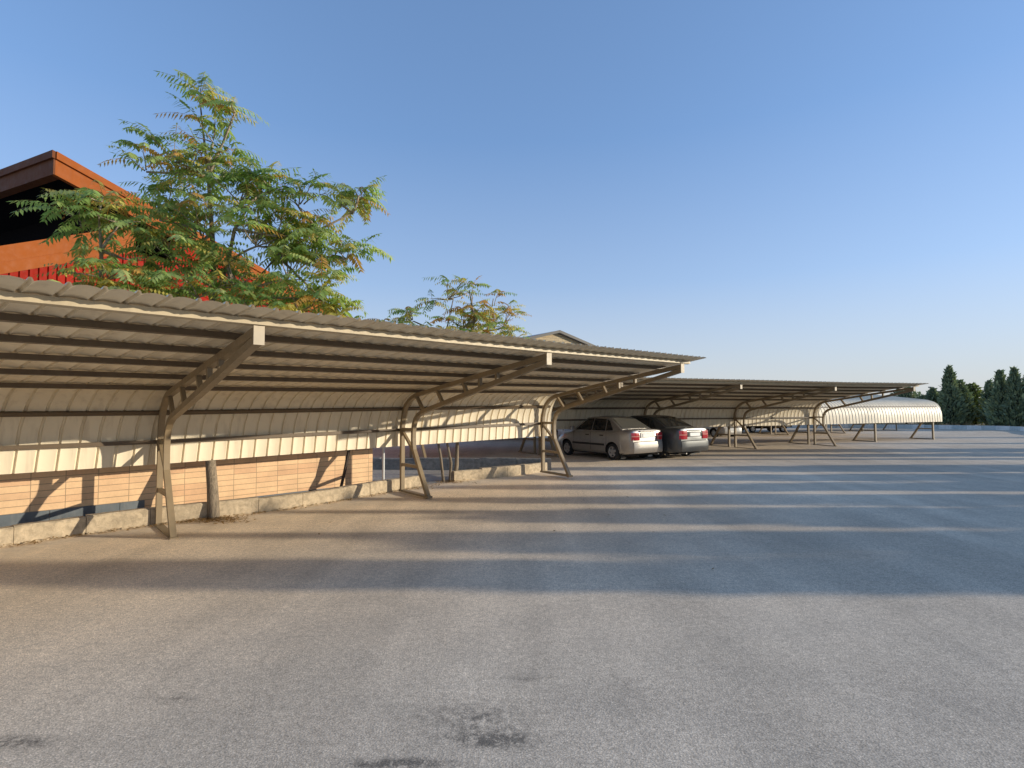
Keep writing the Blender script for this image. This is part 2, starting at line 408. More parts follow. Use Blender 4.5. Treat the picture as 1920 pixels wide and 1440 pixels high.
# ------------------------------------------------------------------ carports
CH = .08
OUTER = [(0,0), (0,.7), (0,1.33), (.018,1.50), (.075,1.68), (.18,1.83), (.32,1.935), (.47,2.0), (.615,2.042), (2.6,2.295), (4.70,2.54)]
INNER = [(1.136,0), (.80,.50), (.535,.905), (.508,1.02), (.50,1.16), (.505,1.30), (.53,1.42), (.60,1.545), (.72,1.635), (.90,1.705), (2.7,2.06), (4.70,2.462)]
WEB = [((.63,2.03),(.93,1.72)), ((1.45,2.14),(1.68,1.87)), ((2.38,2.26),(2.52,2.04)), ((2.92,2.32),(2.93,2.13)), ((3.42,2.38),(3.42,2.22))]
def up3(p): return Vector((p[0], 0, p[1]))
FM = {}
def frame_meshes():
    def m(name, pts, wd, h, mtl=None, ac=(0,1,0)):
        b = MB(); b.path([up3(p) for p in pts], wd, h, across=ac); FM[name] = b.mesh(name, mtl or M_FRAME)
    m('outer_chord', OUTER, CH, CH); m('inner_leg', INNER, CH, CH)
    m('base_bar', [(-.06,.02), (1.2,.02)], .11, .045)
    m('cross_bar', [(.04,.574), (.715,.574)], .06, .06); m('upper_bar', [(.04,1.327), (.47,1.327)], .06, .06)
    m('diagonal_brace', [(.03,1.27), (.50,.90)], .055, .055)
    for k, (a, b) in enumerate(WEB): m('web%d' % k, [a, b], .055, .06)
    b = MB(); b.box((4.70, -.048, 2.41), (4.712, .048, 2.585)); FM['end_plate'] = b.mesh('end_plate', M_PLATE)
    b = MB()
    for p in (OUTER, INNER): b.path([up3(q) for q in p], CH, CH, across=(0,1,0))
    for p in ([(-.06,.02), (1.2,.02)], [(.04,.574), (.715,.574)], [(.04,1.327), (.47,1.327)], [(.03,1.27), (.50,.90)]) + tuple(WEB): b.path([up3(q) for q in p], .06, .055, across=(0,1,0))
    FM['whole'] = b.mesh('support_frame', M_FRAME)
frame_meshes()
# sheet profile: offset from the outer chord
SP = [(-.112,.955), (-.112,1.15), (-.112,1.34), (-.09,1.54), (-.03,1.745), (.085,1.92), (.25,2.04), (.43,2.11), (.60,2.157), (1.5,2.272), (2.6,2.413), (3.8,2.555), (5.0,2.697)]
PUR = [((-.076,1.31), (1,0)), ((.008,1.765), (.86,-.5)), ((.70,2.128), None), ((1.65,2.249), None), ((2.5,2.358), None), ((3.3,2.46), None), ((4.05,2.552), None), ((4.665,2.622), None)]
def fmat(fr):
    x, y, t, z = fr
    return Matrix(((cos(t), sin(t), 0, x), (-sin(t), cos(t), 0, y), (0, 0, 1, z), (0, 0, 0, 1)))
SKEW = .19
def carport(frames, extL, extR, label, detail=True, arch=1.7, rib=.026, grp=None):
    """frames: (x, y, theta, z) of each rear foot; u axis points to (cos t, -sin t)"""
    c = frames[len(frames)//2]
    root = empty('carport', (c[0], c[1], c[3])); tag(root, label, 'carport', grp)
    for fr in frames:
        M = fmat(fr)
        if not detail: put('support_frame', FM['whole'], root, M); continue
        f = put('support_frame', FM['outer_chord'], root, M)
        for n in ('inner_leg', 'base_bar', 'cross_bar', 'upper_bar', 'diagonal_brace', 'end_plate'):
            if n == 'end_plate' and abs(fr[0]-1.05) < .01: continue
            put('cross_bar' if n == 'upper_bar' else n, FM[n], f, None, False)
        for k in range(len(WEB)): put('web_strut', FM['web%d' % k], f, None, False)
    # stations
    def T(i, s):
        """frame i offset s metres along the row, extrapolated past the ends"""
        x, y, t, z = frames[i]; return (x+sin(t)*s, y+cos(t)*s, t, z)
    st = [T(0, -extL)] + list(frames) + [T(-1, extR)]
    def P3(fr, u, z):
        x, y, t, zz = fr; return Vector((x+cos(t)*u, y-sin(t)*u, z+zz))
    for k, ((u, z), nrm) in enumerate(PUR):
        if nrm is None: nrm = (-.122, .993)
        b = MB(); front = k == len(PUR)-1
        Lx = T(0, -extL+.1); Rx = T(-1, extR-.12)
        pts = [P3(f, u, z) for f in [Lx] + list(frames) + [Rx]]; rings = []
        hn, ht = (.030, .029 if not front else .034)
        if front: hn = .029
        for f, p in zip([Lx]+list(frames)+[Rx], pts):
            t = f[2]; U = Vector((cos(t), -sin(t), 0)); N = U*nrm[0]+Vector((0,0,nrm[1])); Tn = U*nrm[1]-Vector((0,0,nrm[0]))
            rings.append([b.vert(p+N*(sn*hn)+Tn*(s2*ht)) for sn, s2 in ((-1,-1),(1,-1),(1,1),(-1,1))])
        for a, c2 in zip(rings, rings[1:]):
            for q in range(4): b.face((a[q], a[(q+1)%4], c2[(q+1)%4], c2[q]))
        b.face(rings[0]); b.face(rings[-1])
        b.build('purlin', M_PURLIN_LIT if front else M_PURLIN, root)
    # sheet
    L0 = [T(0, -extL-.22)] + list(frames) + [T(-1, extR)]
    cum = [0.]
    for A_, B_ in zip(L0, L0[1:]): cum.append(cum[-1]+hypot(A_[0]-B_[0], A_[1]-B_[1]))
    def row(q):
        i = 0
        while i < len(cum)-2 and q > cum[i+1]: i += 1
        t = (q-cum[i])/(cum[i+1]-cum[i]); return [L0[i][j]+(L0[i+1][j]-L0[i][j])*t for j in range(4)]
    b = MB(); rows = []; nrm = []; arc = [0.]
    for k in range(len(SP)):
        a = SP[max(k-1,0)]; c2 = SP[min(k+1,len(SP)-1)]; d = Vector((c2[0]-a[0], c2[1]-a[1])).normalized(); nrm.append((-d.y, d.x))
        if k: arc.append(arc[-1]+hypot(SP[k][0]-SP[k-1][0], SP[k][1]-SP[k-1][1]))
    ARCH = arch; shf = [.09*min(a_, .62)+SKEW*max(0, a_-.62) for a_ in arc]; tot = cum[-1]; PER = .222; q0 = -shf[-1]-.1
    while q0 < tot+PER:
        for (o, h) in ((0,.0), (.012,rib), (.030,rib), (.042,.0), (.075,.007*ARCH), (.13,.0105*ARCH), (.185,.007*ARCH)):
            rw = []
            for k in range(len(SP)):
                q = q0+o+shf[k]; hh = h
                if q <= 0: q = 0; hh = 0
                if q >= tot: q = tot; hh = 0
                if k < 9 and o > .05: hh *= .4
                f = row(q); w_ = .003*noise.noise(Vector((f[0]*3, f[1]*3, k*.3)))
                rw.append(b.vert(P3(f, SP[k][0]+nrm[k][0]*(hh+w_), SP[k][1]+nrm[k][1]*(hh+w_))))
            rows.append(rw)
        q0 += PER
    for a, c2 in zip(rows, rows[1:]):
        for k in range(len(SP)-1):
            if (Vector(b.v[a[k]])-Vector(b.v[c2[k]])).length < 1e-6 and (Vector(b.v[a[k+1]])-Vector(b.v[c2[k+1]])).length < 1e-6: continue
            b.face((a[k], a[k+1], c2[k+1], c2[k]))
    b.build('roof_sheet', M_SHEET, root, smooth=True, angle=38)
    return root
F1 = [(-8.69,5.30,.765,-.03), (-5.487,8.409,.835,-.024), (-2.364,11.604,.9035,.021), (.824,14.516,1.002,.065)]
carport(F1, .5, .36, 'nearest carport with cream ribbed roof on tan curved frames beside the brick wall')
F2 = [(-3.4,18.75,1.045,0), (1.05,20.5,1.055,0), (5.497,22.308,1.067,-.003), (9.946,24.017,1.142,-.026), (14.333,25.526,1.259,-.018)]
carport(F2, .5, .40, 'second carport sheltering the silver and dark parked cars, open side towards the lot')
def backs(fr, d, t=None):
    x, y, th, z = fr; return (x-cos(th)*d, y+sin(th)*d, th+pi, z)
R2 = [backs(f, .36) for f in F2] + [(18.5,27.45,radians(66)+pi,0), (22.85,29.25,radians(66.5)+pi,0)]
R2 = R2[::-1]
def fix(frs): return frs
carport(R2, .45, .5, 'sunlit white ribbed carport seen from its rounded back, backed against the second carport', arch=.12, rib=.014)
SC = 1.13
R3 = [(-3.1,31.9), (2.6,34.0), (8.3,36.1), (14.0,38.2), (19.75,40.4), (25.3,42.7)]
R3f = [(x, y, radians(67), gz(x, y)) for x, y in R3]
carport(R3f, .4, .4, 'distant carport in the row behind, its open side facing the lot', detail=False)
R4f = [(x-.12, y+.45, radians(67)+pi, gz(x, y)) for x, y in [(8.3,36.1), (14.0,38.2), (19.75,40.4), (25.3,42.7), (29.3,44.4), (33.2,45.9)]][::-1]
carport(R4f, .4, .4, 'farthest carport, its legs showing beneath the sunlit white ribbed carport', detail=False)

# ------------------------------------------------------------------ trees with pinnate leaves
def pick_tint(r, warm):
    k = r.random()
    if k < warm*.18: c = (.55, .32, .09)
    elif k < warm*.6: c = (.56, .48, .13)
    else:
        c = r.choice([(.34, .43, .14), (.26, .37, .11), (.42, .48, .19), (.20, .30, .085)])
    f = r.uniform(.8, 1.25); return (c[0]*f, c[1]*f, c[2]*f, 1)
def frond(mb, p, d, ln, r, tint, n=11):
    d = d.normalized(); up = Vector((0, 0, 1)); side = d.cross(up)
    if side.length < .1: side = Vector((1, 0, 0))
    side.normalize(); n = max(7, int(ln*17)); droop = r.uniform(.3, .65); pts = []
    for i in range(n+1):
        s = ln*i/n; pts.append(p + d*s - up*(droop*s*s/ln*.9) + up*.0)
    wv = .0045
    for a, b in zip(pts, pts[1:]):
        mb.poly([a-side*wv, b-side*wv, b+side*wv, a+side*wv], 0, (tint[0]*1.4+.05, tint[1]*.9, tint[2], 1))
    for i in range(2, n+1):
        q = pts[i]; tan = (pts[i]-pts[i-1]).normalized(); s = i/n
        ll = ln*.26*(1.0 - .45*abs(s-.5)*1.4)*r.uniform(.85, 1.12)
        for sg in (-1, 1):
            if r.random() < .05: continue
            ld = (side*sg*.72 + tan*r.uniform(.25, .55) - up*r.uniform(.28, .75)).normalized()
            wd = ld.cross(up*.55 + side*sg*.2 + tan*.5).normalized()*ll*r.uniform(.15, .195)
            f = r.uniform(.8, 1.2); c = (tint[0]*f, tint[1]*f, tint[2]*f, 1)
            m1 = q + ld*ll*.38; tip = q + ld*ll - up*ll*.12
            i0 = mb.vert(q, c); i1 = mb.vert(m1-wd - up*ll*.03, c); i2 = mb.vert(tip, c); i3 = mb.vert(m1+wd - up*ll*.03, c)
            mb.face((i0, i1, i2)); mb.face((i0, i2, i3))
        if i == n:
            c = tint; ll *= .9; wd = side*ll*.15
            mb.poly([q, q+tan*ll*.4-wd, q+tan*ll, q+tan*ll*.4+wd], 0, c)
def limb(mb, a, b, ra, rb, r, k=5, bend=.08, n=6):
    a, b = Vector(a), Vector(b); ln = (b-a).length; o = Vector((r.uniform(-1,1), r.uniform(-1,1), r.uniform(-.3,.8)))*bend*ln
    pts = [a.lerp(b, i/k) + o*sin(pi*i/k) for i in range(k+1)]
    mb.tube(pts, [ra+(rb-ra)*i/k for i in range(k+1)], n); return pts
def pinnate_tree(name, label, trunks, clumps, seed, flen=.6, group=None):
    """trunks: list of point chains (with radii); clumps: (centre, radius xyz, rosettes, fronds, warm, hub index)"""
    r = random.Random(seed); base = Vector(trunks[0][0][0])
    root = empty(name, base); tag(root, label, 'tree', group)
    nodes = []; br = MB(); lv = MB()
    for ch, rad in trunks:
        br.tube(ch, rad, 9, 1)
        nodes.append([Vector(p) for p in ch])
    for (c, rad, nro, nfr, warm, hub) in clumps:
        c = Vector(c); rad = Vector(rad) if hasattr(rad, '__len__') else Vector((rad,)*3)
        src = min([p for p in nodes[hub]][1:], key=lambda p: (p-c).length + (0 if p.z < c.z else 3))
        hubp = c - Vector((0, 0, rad.z*.55))
        limb(br, src, hubp, .028, .016, r)
        for i in range(max(2, round(nro*.86))):
            while True:
                q = Vector((r.uniform(-1,1), r.uniform(-1,1), r.uniform(-1,1)))
                if q.length <= 1: break
            tip = c + Vector((q.x*rad.x, q.y*rad.y, q.z*rad.z))
            pts = limb(br, hubp.lerp(tip, r.uniform(0, .25)), tip, .013, .006, r, 4, .1, 5)
            out = (tip-hubp).normalized(); ph = r.uniform(0, 6.28); wm = warm*(1.6 if r.random() < .3 else .6)
            for k in range(nfr):
                a = ph + k*2.4; el = r.uniform(-.15, .75)
                d = Vector((cos(a)*cos(el), sin(a)*cos(el), sin(el))) + out*.45
                p = pts[-1].lerp(pts[-2], r.random()*.9)
                frond(lv, p, d, flen*r.uniform(.72, 1.2), r, pick_tint(r, wm))
            if r.random() < warm*.45:      # seed clusters
                for q2 in range(26):
                    e = tip + Vector((r.gauss(0,.07), r.gauss(0,.07), r.gauss(-.02,.05)))
                    c0 = (r.uniform(.28,.42), r.uniform(.10,.17), .04, 1); dd = Vector((r.uniform(-1,1), r.uniform(-1,1), r.uniform(-1,.3))).normalized()*.035; e2 = dd.cross(Vector((.3,.2,1))).normalized()*.008
                    lv.poly([e-e2, e+dd-e2, e+dd+e2, e+e2], 0, c0)
    br.build('trunk', [M_TWIG, M_BARK], root, smooth=True)
    lv.build('crown', M_LEAF, root, colors=True, recalc=False)
    return root
def A(px, py, Y): return tuple(at(px, py, Y))
S = 1/103.
T1 = [([(-4.88,8.87,-.05), (-4.96,8.95,.5), (-5.11,9.13,.98), A(386,780,9.35), A(392,640,9.4), A(402,540,9.4), A(398,440,9.4), A(390,330,9.4), A(376,200,9.4)], [.095,.085,.078,.07,.062,.052,.04,.026,.012]),
      ([A(402,560,9.3), A(425,500,9.2), A(440,430,9.1), A(470,380,9.0)], [.045,.035,.028,.018]),
      ([A(400,620,9.25), A(450,560,9.4), A(520,480,9.6), A(600,430,9.7), A(660,400,9.7)], [.045,.036,.03,.022,.014])]
C1 = [(A(378,172,9.4), (.42,.45,.36), 5, 6, .2, 0), (A(440,205,9.3), (.28,.3,.12), 2, 4, .3, 0),
      (A(330,285,9.4), (.6,.6,.35), 7, 6, .55, 0), (A(275,305,9.2), (.25,.4,.3), 3, 4, .3, 0),
      (A(400,320,9.5), (.65,.6,.5), 11, 6, .3, 0), (A(300,385,9.5), (.7,.6,.5), 10, 6, .3, 0),
      (A(380,420,9.2), (.75,.7,.55), 14, 6, .25, 0), (A(450,360,9.3), (.45,.6,.4), 8, 6, .2, 1), (A(480,430,9.1), (.75,.7,.55), 14, 6, .2, 1),
      (A(560,370,9.6), (.55,.5,.32), 8, 6, .25, 2), (A(640,372,9.7), (.45,.4,.22), 5, 5, .4, 2), (A(590,440,9.6), (.55,.6,.35), 9, 6, .3, 2),
      (A(330,470,9.1), (.7,.6,.4), 9, 6, .35, 0), (A(440,510,8.9), (.7,.6,.45), 9, 6, .35, 1), (A(540,500,9.3), (.6,.6,.4), 9, 6, .3, 2),
      (A(560,565,9.1), (.7,.6,.4), 10, 6, .8, 2), (A(610,545,9.2), (.45,.5,.4), 6, 6, .7, 2), (A(370,540,8.6), (.6,.5,.28), 8, 6, .4, 0), (A(480,580,8.8), (.5,.5,.3), 6, 6, .4, 1), (A(672,360,9.6), (.25,.3,.16), 4, 5, .4, 2), (A(650,470,9.5), (.4,.5,.3), 6, 6, .35, 2), (A(640,590,9.2), (.4,.4,.22), 8, 6, .6, 2), (A(520,420,9.2), (.5,.5,.4), 7, 6, .2, 1), (A(400,250,9.4), (.4,.4,.3), 5, 6, .3, 0), (A(510,340,9.3), (.45,.5,.3), 6, 6, .2, 1)]
pinnate_tree('pinnate_tree', 'tall green tree with feathery leaves rising over the nearest carport roof', T1, C1, 11)
T1b = [([(-6.95,8.9,-.05), (-6.95,8.9,1.2), A(192,640,8.6), A(190,540,8.5), A(190,470,8.4), A(185,400,8.4)], [.06,.055,.048,.036,.026,.012])]
C1b = [(A(190,365,8.4), (.38,.4,.25), 5, 6, .7, 0), (A(150,398,8.4), (.3,.4,.28), 5, 6, .35, 0), (A(225,400,8.4), (.4,.4,.3), 6, 6, .4, 0),
       (A(205,505,8.3), (.55,.5,.28), 7, 6, .35, 0), (A(170,540,8.1), (.5,.4,.2), 6, 6, .5, 0), (A(260,545,8.2), (.5,.4,.22), 6, 6, .6, 0), (A(235,470,8.5), (.4,.4,.25), 4, 6, .3, 0)]
pinnate_tree('pinnate_tree', 'smaller yellowish feathery tree in front of the orange roof beam', T1b, C1b, 12)
T2 = [([(-1.67,13.15,-.03), (-1.75,13.2,.6), (-1.83,13.25,1.0), A(820,700,13.4), A(835,630,13.5), A(850,560,13.5)], [.035,.033,.03,.026,.02,.012]),
      ([(-1.53,13.22,-.03), (-1.5,13.25,.45), (-1.62,13.3,1.0), A(880,690,13.5), A(915,620,13.6), A(925,560,13.6)], [.035,.034,.03,.026,.02,.012]),
      ([(-1.43,13.31,-.03), (-1.37,13.33,.4), (-1.36,13.35,1.0), A(870,680,13.2), A(890,600,13.2), A(880,545,13.2)], [.055,.05,.046,.04,.03,.014])]
C2 = [(A(840,545,13.5), (.55,.5,.42), 8, 6, .6, 0), (A(885,560,13.3), (.4,.5,.5), 6, 6, .7, 2), (A(925,565,13.6), (.3,.3,.35), 4, 6, .6, 1),
      (A(775,592,13.5), (.45,.5,.25), 6, 6, .3, 0), (A(735,608,13.3), (.3,.4,.16), 4, 5, .4, 0), (A(870,600,13.2), (.7,.6,.35), 10, 6, .8, 2), (A(945,600,13.5), (.45,.5,.35), 8, 6, .7, 1),
      (A(820,620,13.0), (.6,.5,.25), 7, 6, .8, 0), (A(960,625,13.3), (.25,.4,.2), 4, 5, .6, 1), (A(905,632,13.0), (.5,.4,.2), 5, 6, .8, 1)]
pinnate_tree('pinnate_tree', 'thin three-stemmed tree with sparse yellowing leaves behind the second post', T2, C2, 13, .52)

# ------------------------------------------------------------------ pole and stake
r0 = empty('steel_pole', (-2.93,12.28,0)); tag(r0, 'thin white steel pole standing behind the kerb right of the brick wall', 'pole')
mb = MB(); mb.tube([(-2.93,12.28,-.02), (-2.93,12.28,1.55)], .028, 12); mb.build('shaft', flat('pole_paint', (.62,.62,.6), .4), r0, smooth=True, angle=40)
mb = MB(); mb.tube([(-2.93,12.28,1.55), (-2.93,12.28,1.57)], .033, 12); mb.tube([(-2.93,12.28,.0), (-2.93,12.28,.03)], .06, 12); mb.build('end_cap', flat('pole_cap', (.3,.3,.3), .5), r0)
a = at(639,914,11.05); b = at(655,838,11.2); mb = MB(); d = b-a
mb.path([a-d*.15, a.lerp(b,.4)+Vector((.01,0,0)), b+d*.35], .05, .04); mb.build('timber_stake', bark('dark_timber', (.06,.045,.035))); o = col.objects['timber_stake']; tag(o, 'dark timber stake leaning against the brick wall', 'stake')

# ------------------------------------------------------------------ leaf litter by the kerb and trunk
mb = MB(); r = random.Random(5)
def scatter(cx, cy, sx, sy, n):
    for _ in range(n):
        x, y = r.gauss(cx, sx), r.gauss(cy, sy); a = r.uniform(0, 6.28); s = r.uniform(.018, .05); z = r.uniform(.004, .03)
        d = Vector((cos(a), sin(a), r.uniform(-.3,.4)))*s; e = Vector((-sin(a), cos(a), r.uniform(-.3,.4)))*s*.28; p = Vector((x, y, z+.012))
        k = r.random(); c = (.20+.2*k, .13+.12*k, .06+.06*k, 1)
        mb.poly([p-d, p+e, p+d, p-e], 0, c)
scatter(-4.75, 8.72, .26, .16, 420); scatter(-1.5, 13.1, .25, .15, 200); scatter(-2.0, 12.2, .3, .2, 60)
for k in range(700):
    t = r.random()*.999*(len(CURB)-1); i = int(t); q = t-i; x = CURB[i][0]+(CURB[i+1][0]-CURB[i][0])*q; y = CURB[i][1]+(CURB[i+1][1]-CURB[i][1])*q
    scatter(x+.05+abs(r.gauss(0,.05)), y-.05-abs(r.gauss(0,.05)), .03, .03, 1)
for k in range(70):
    scatter(r.uniform(-6,4), r.uniform(6,17), .1, .1, 1)
o = mb.build('leaf_litter', M_LEAF, colors=True, recalc=False); tag(o, 'dry brown fallen leaves strewn along the kerb and trunk', 'leaves', kind='stuff')

# ------------------------------------------------------------------ red industrial building
Ac = at(103, 285, 14.0); rv = Vector((.423, .906, 0)); lv_ = Vector((-.906, .423, 0)); nz = Vector((0, 0, 1)); nout = Vector((.906, -.423, 0))
M_ORANGE = paint('orange_trim', (.30, .078, .013), .12, .6, scale=.8, dirtamt=.2, dirt=(.15,.05,.02), spec=.1); M_RED = paint('red_cladding', (.30, .014, .005), .15, .6, scale=1, dirtamt=.25, dirt=(.1,.015,.01), spec=.08)
M_VOID_SHADE = flat('void_shade', (.012, .011, .012), .9, spec=0.); M_ROOF = paint('grey_roof', (.30, .30, .31), .15, .5)  # near-black void colour paints in the shade under the eave
root = empty('industrial_building', (Ac.x-1, Ac.y+2, 0)); tag(root, 'red clad industrial building with orange roof edges and a dark opening under the eave', 'building')
SLP = -.245
def F(t, z=0, o=0.): return Ac + rv*t + nz*(z) + nout*o
def RK(t): return SLP*t
# right rake fascia, stepped
mb = MB()
for (t0, t1, z0, z1, o0, o1) in ((0, 15, -.20, .0, .10, .0), (0, 15, -.62, -.20, .04, .0)):
    q = [F(t0, z0+RK(t0), o1-.1), F(t1, z0+RK(t1), o1-.1), F(t1, z1+RK(t1), o1-.1), F(t0, z1+RK(t0), o1-.1)]; p = [v+nout*(o0+.1) for v in q]
    i = [mb.vert(v) for v in q+p]
    for f in ((0,1,2,3),(4,5,6,7),(0,1,5,4),(1,2,6,5),(2,3,7,6),(3,0,4,7)): mb.face([i[k] for k in f])
mb.build('fascia', M_ORANGE, root)
mb = MB()
for (z0, z1, o0, zi) in ((-.20, .0, .10, 0), (-.62, -.20, .04, 0)):
    a0 = F(0, z0, 0); b0 = a0 + lv_*13; sh = -rv*o0
    q = [a0+sh, b0+sh, b0+sh+nz*(z1-z0), a0+sh+nz*(z1-z0)]; p = [v + rv*(.25) for v in q]
    q[0] = q[0]+nout*(o0-.001); q[3] = q[3]+nout*(o0-.001)
    i = [mb.vert(v) for v in q+p]
    for f in ((0,1,2,3),(4,5,6,7),(0,1,5,4),(1,2,6,5),(2,3,7,6),(3,0,4,7)): mb.face([i[k] for k in f])
mb.build('fascia', paint('orange_trim_shaded', (.15, .052, .02), .12, .6, scale=.8, dirtamt=.2, spec=.1), root)  # darker copy of the orange trim, shade of the eave side painted in
mb = MB(); c4 = [F(.02,-.02), F(15,RK(15)-.02), F(15,RK(15)-.02)+lv_*13, F(.02,-.02)+lv_*13]
i = [mb.vert(v-nz*.0) for v in c4]+[mb.vert(v-nz*.3) for v in c4]
for f in ((0,1,2,3),(4,5,6,7),(0,1,5,4),(1,2,6,5),(2,3,7,6),(3,0,4,7)): mb.face([i[k] for k in f])
mb.build('roof', M_ROOF, root)
# rising lower beam in the sun-facing plane
tA, zA0, zA1 = -1.09, 5.09-Ac.z, 5.80-Ac.z; tB, zB0, zB1 = 1.80, 6.38-Ac.z, 7.17-Ac.z
def bz(t, lo): 
    k = (t-tA)/(tB-tA); return (zA0+(zB0-zA0)*k) if lo else (zA1+(zB1-zA1)*k)
mb = MB()
for (lo0, hi0, o0) in ((.0, 1., .06), (.42, .55, .09)):
    t0, t1 = -6., 2.05; pts = []
    for t in (t0, t1):
        zl, zh = bz(t, True), bz(t, False); pts.append((t, zl+(zh-zl)*lo0, zl+(zh-zl)*hi0))
    q = [F(pts[0][0], pts[0][1], -.12), F(pts[1][0], pts[1][1], -.12), F(pts[1][0], pts[1][2], -.12), F(pts[0][0], pts[0][2], -.12)]; p = [v+nout*(o0+.12) for v in q]
    i = [mb.vert(v) for v in q+p]
    for f in ((0,1,2,3),(4,5,6,7),(0,1,5,4),(1,2,6,5),(2,3,7,6),(3,0,4,7)): mb.face([i[k] for k in f])
mb.build('roof_beam', M_ORANGE, root)
# ribbed red wall under the beam, ribs every .2 m
mb = MB(); t = -6.; zb = 4.2-Ac.z
def topz(t): return bz(t, True)+.02 if t < 2.0 else min(bz(2.0, True), RK(t)-.55)
while t < 3.2:
    for (a, b, o) in ((t, t+.13, -.02), (t+.13, t+.15, None), (t+.15, t+.2, .02), (t+.2, t+.2, None)):
        if o is None: continue
        mb.poly([F(a, zb, o), F(b, zb, o), F(b, topz(b), o), F(a, topz(a), o)])
    mb.poly([F(t+.13, zb, -.02), F(t+.15, zb, .02), F(t+.15, topz(t+.15), .02), F(t+.13, topz(t+.13), -.02)])
    mb.poly([F(t+.2, zb, .02), F(t+.2, zb, -.02), F(t+.2, topz(t+.2), -.02), F(t+.2, topz(t+.2), .02)])
    t += .2
mb.build('ribbed_wall', M_RED, root, recalc=False)
# red boards running under the rake
mb = MB()
for k in range(17):
    zt = -.60 - k*.16
    for (t0, t1) in ((3.21, 15.),):
        mb.poly([F(t0, RK(t0)+zt-.135, -.01), F(t1, RK(t1)+zt-.135, -.01), F(t1, RK(t1)+zt, -.03), F(t0, RK(t0)+zt, -.03)])
        mb.poly([F(t0, RK(t0)+zt-.16, -.03), F(t1, RK(t1)+zt-.16, -.03), F(t1, RK(t1)+zt-.135, -.01), F(t0, RK(t0)+zt-.135, -.01)])
mb.build('boarded_wall', M_RED, root, recalc=False)
mb = MB(); mb.poly([F(-6., -Ac.z, -.04), F(15, -Ac.z, -.04), F(15, RK(15)-3.2, -.04), F(3.2, RK(3.2)-3.2, -.04), F(3.2, 4.25-Ac.z, -.04), F(-6., 4.25-Ac.z, -.04)])
mb.build('unseen_pale_wall', paint('pale_render', (.42,.37,.30), .15, .85), root, recalc=False)  # unseen lower wall, made pale to keep red bounce light off the lot
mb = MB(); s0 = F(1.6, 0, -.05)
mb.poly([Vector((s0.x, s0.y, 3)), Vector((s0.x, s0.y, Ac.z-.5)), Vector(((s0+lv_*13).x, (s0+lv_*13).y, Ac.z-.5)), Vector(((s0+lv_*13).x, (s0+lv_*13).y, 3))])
mb.build('recessed_wall', M_VOID_SHADE, root)
mb = MB(); mb.poly([F(.25,-.36+RK(.25),-.15), F(14,-.36+RK(14),-.15), F(14,-.36+RK(14),-.15)+lv_*13, F(.25,-.36+RK(.25),-.15)+lv_*13]); mb.build('soffit', M_VOID_SHADE, root)

# ------------------------------------------------------------------ beige gabled building
ap = at(1044, 621, 45.); gd = Vector((.82, .574, 0)); rd = Vector((-.574, .82, 0)); hw = 4.4; sl = .255
def brick2():
    m, nt, out = mat('beige_brick'); g = NT(nt); P = g.coord('Object'); sx = g.n('ShaderNodeSeparateXYZ'); g.l(P, sx.inputs[0])
    cx = g.n('ShaderNodeCombineXYZ'); g.l(g.math('ADD', sx.outputs[0], g.math('MULTIPLY', sx.outputs[1], .7)), cx.inputs[0]); g.l(sx.outputs[2], cx.inputs[1])
    b = g.n('ShaderNodeTexBrick'); g.l(cx.outputs[0], b.inputs['Vector']); b.inputs['Scale'].default_value = 1; b.inputs['Brick Width'].default_value = .5; b.inputs['Row Height'].default_value = .2; b.inputs['Mortar Size'].default_value = .02
    b.inputs['Color1'].default_value = (.50,.40,.25,1); b.inputs['Color2'].default_value = (.44,.34,.21,1); b.inputs['Mortar'].default_value = (.30,.24,.16,1)
    g.bsdf(out, b.outputs['Color'], .9); return m
root = empty('gabled_building', (ap.x, ap.y, 0)); tag(root, 'beige brick gabled building with grey metal roof beyond the nearest carport', 'building')
mb = MB(); g0, g1 = ap-gd*hw, ap+gd*hw; ez = ap.z-hw*sl-.15
front = [Vector((g0.x,g0.y,-.3)), Vector((g1.x,g1.y,-.3)), Vector((g1.x,g1.y,ez)), Vector((ap.x,ap.y,ap.z-.15)), Vector((g0.x,g0.y,ez))]; rear = [p+rd*14 for p in front]
i = [mb.vert(p) for p in front+rear]; mb.face(i[:5]); mb.face(i[5:][::-1])
for k in range(5): mb.face((i[k], i[(k+1)%5], i[5+(k+1)%5], i[5+k]))
mb.build('wall', brick2(), root)
mb = MB()
for sg in (-1, 1):
    e = ap+gd*(sg*(hw+.45))-nz*((hw+.45)*sl); f0 = [ap-rd*.35, e-rd*.35, e+rd*14.3, ap+rd*14.3]
    i = [mb.vert(v+nz*.04) for v in f0]+[mb.vert(v-nz*.10) for v in f0]
    for f in ((0,1,2,3),(4,5,6,7),(0,1,5,4),(1,2,6,5),(2,3,7,6),(3,0,4,7)): mb.face([i[k] for k in f])
mb.build('roof', M_ROOF, root)
mb = MB()
for sg in (-1, 1):
    e = ap+gd*(sg*(hw+.5))-nz*((hw+.5)*sl); mb.path([ap-rd*.38-nz*.06, e-rd*.38-nz*.06], .06, .22)
mb.build('barge_board', flat('dark_trim', (.06,.055,.05), .6), root)
mb = MB(); q = [(4.0,45.6),(6.6,46.6)]
mb.box((0,0,-.35), (2.9,.2,.62), Matrix.Translation((4.0,45.6,0)) @ Matrix.Rotation(.35,4,'Z')); mb.box((-.02,-.03,.621), (2.92,.23,.68), Matrix.Translation((4.0,45.6,0)) @ Matrix.Rotation(.35,4,'Z'))
o = mb.build('garden_wall', paint('beige_render', (.55,.42,.26), .15, .8)); tag(o, 'low sunlit beige wall far beyond the bonnet of the silver sedan', 'wall')

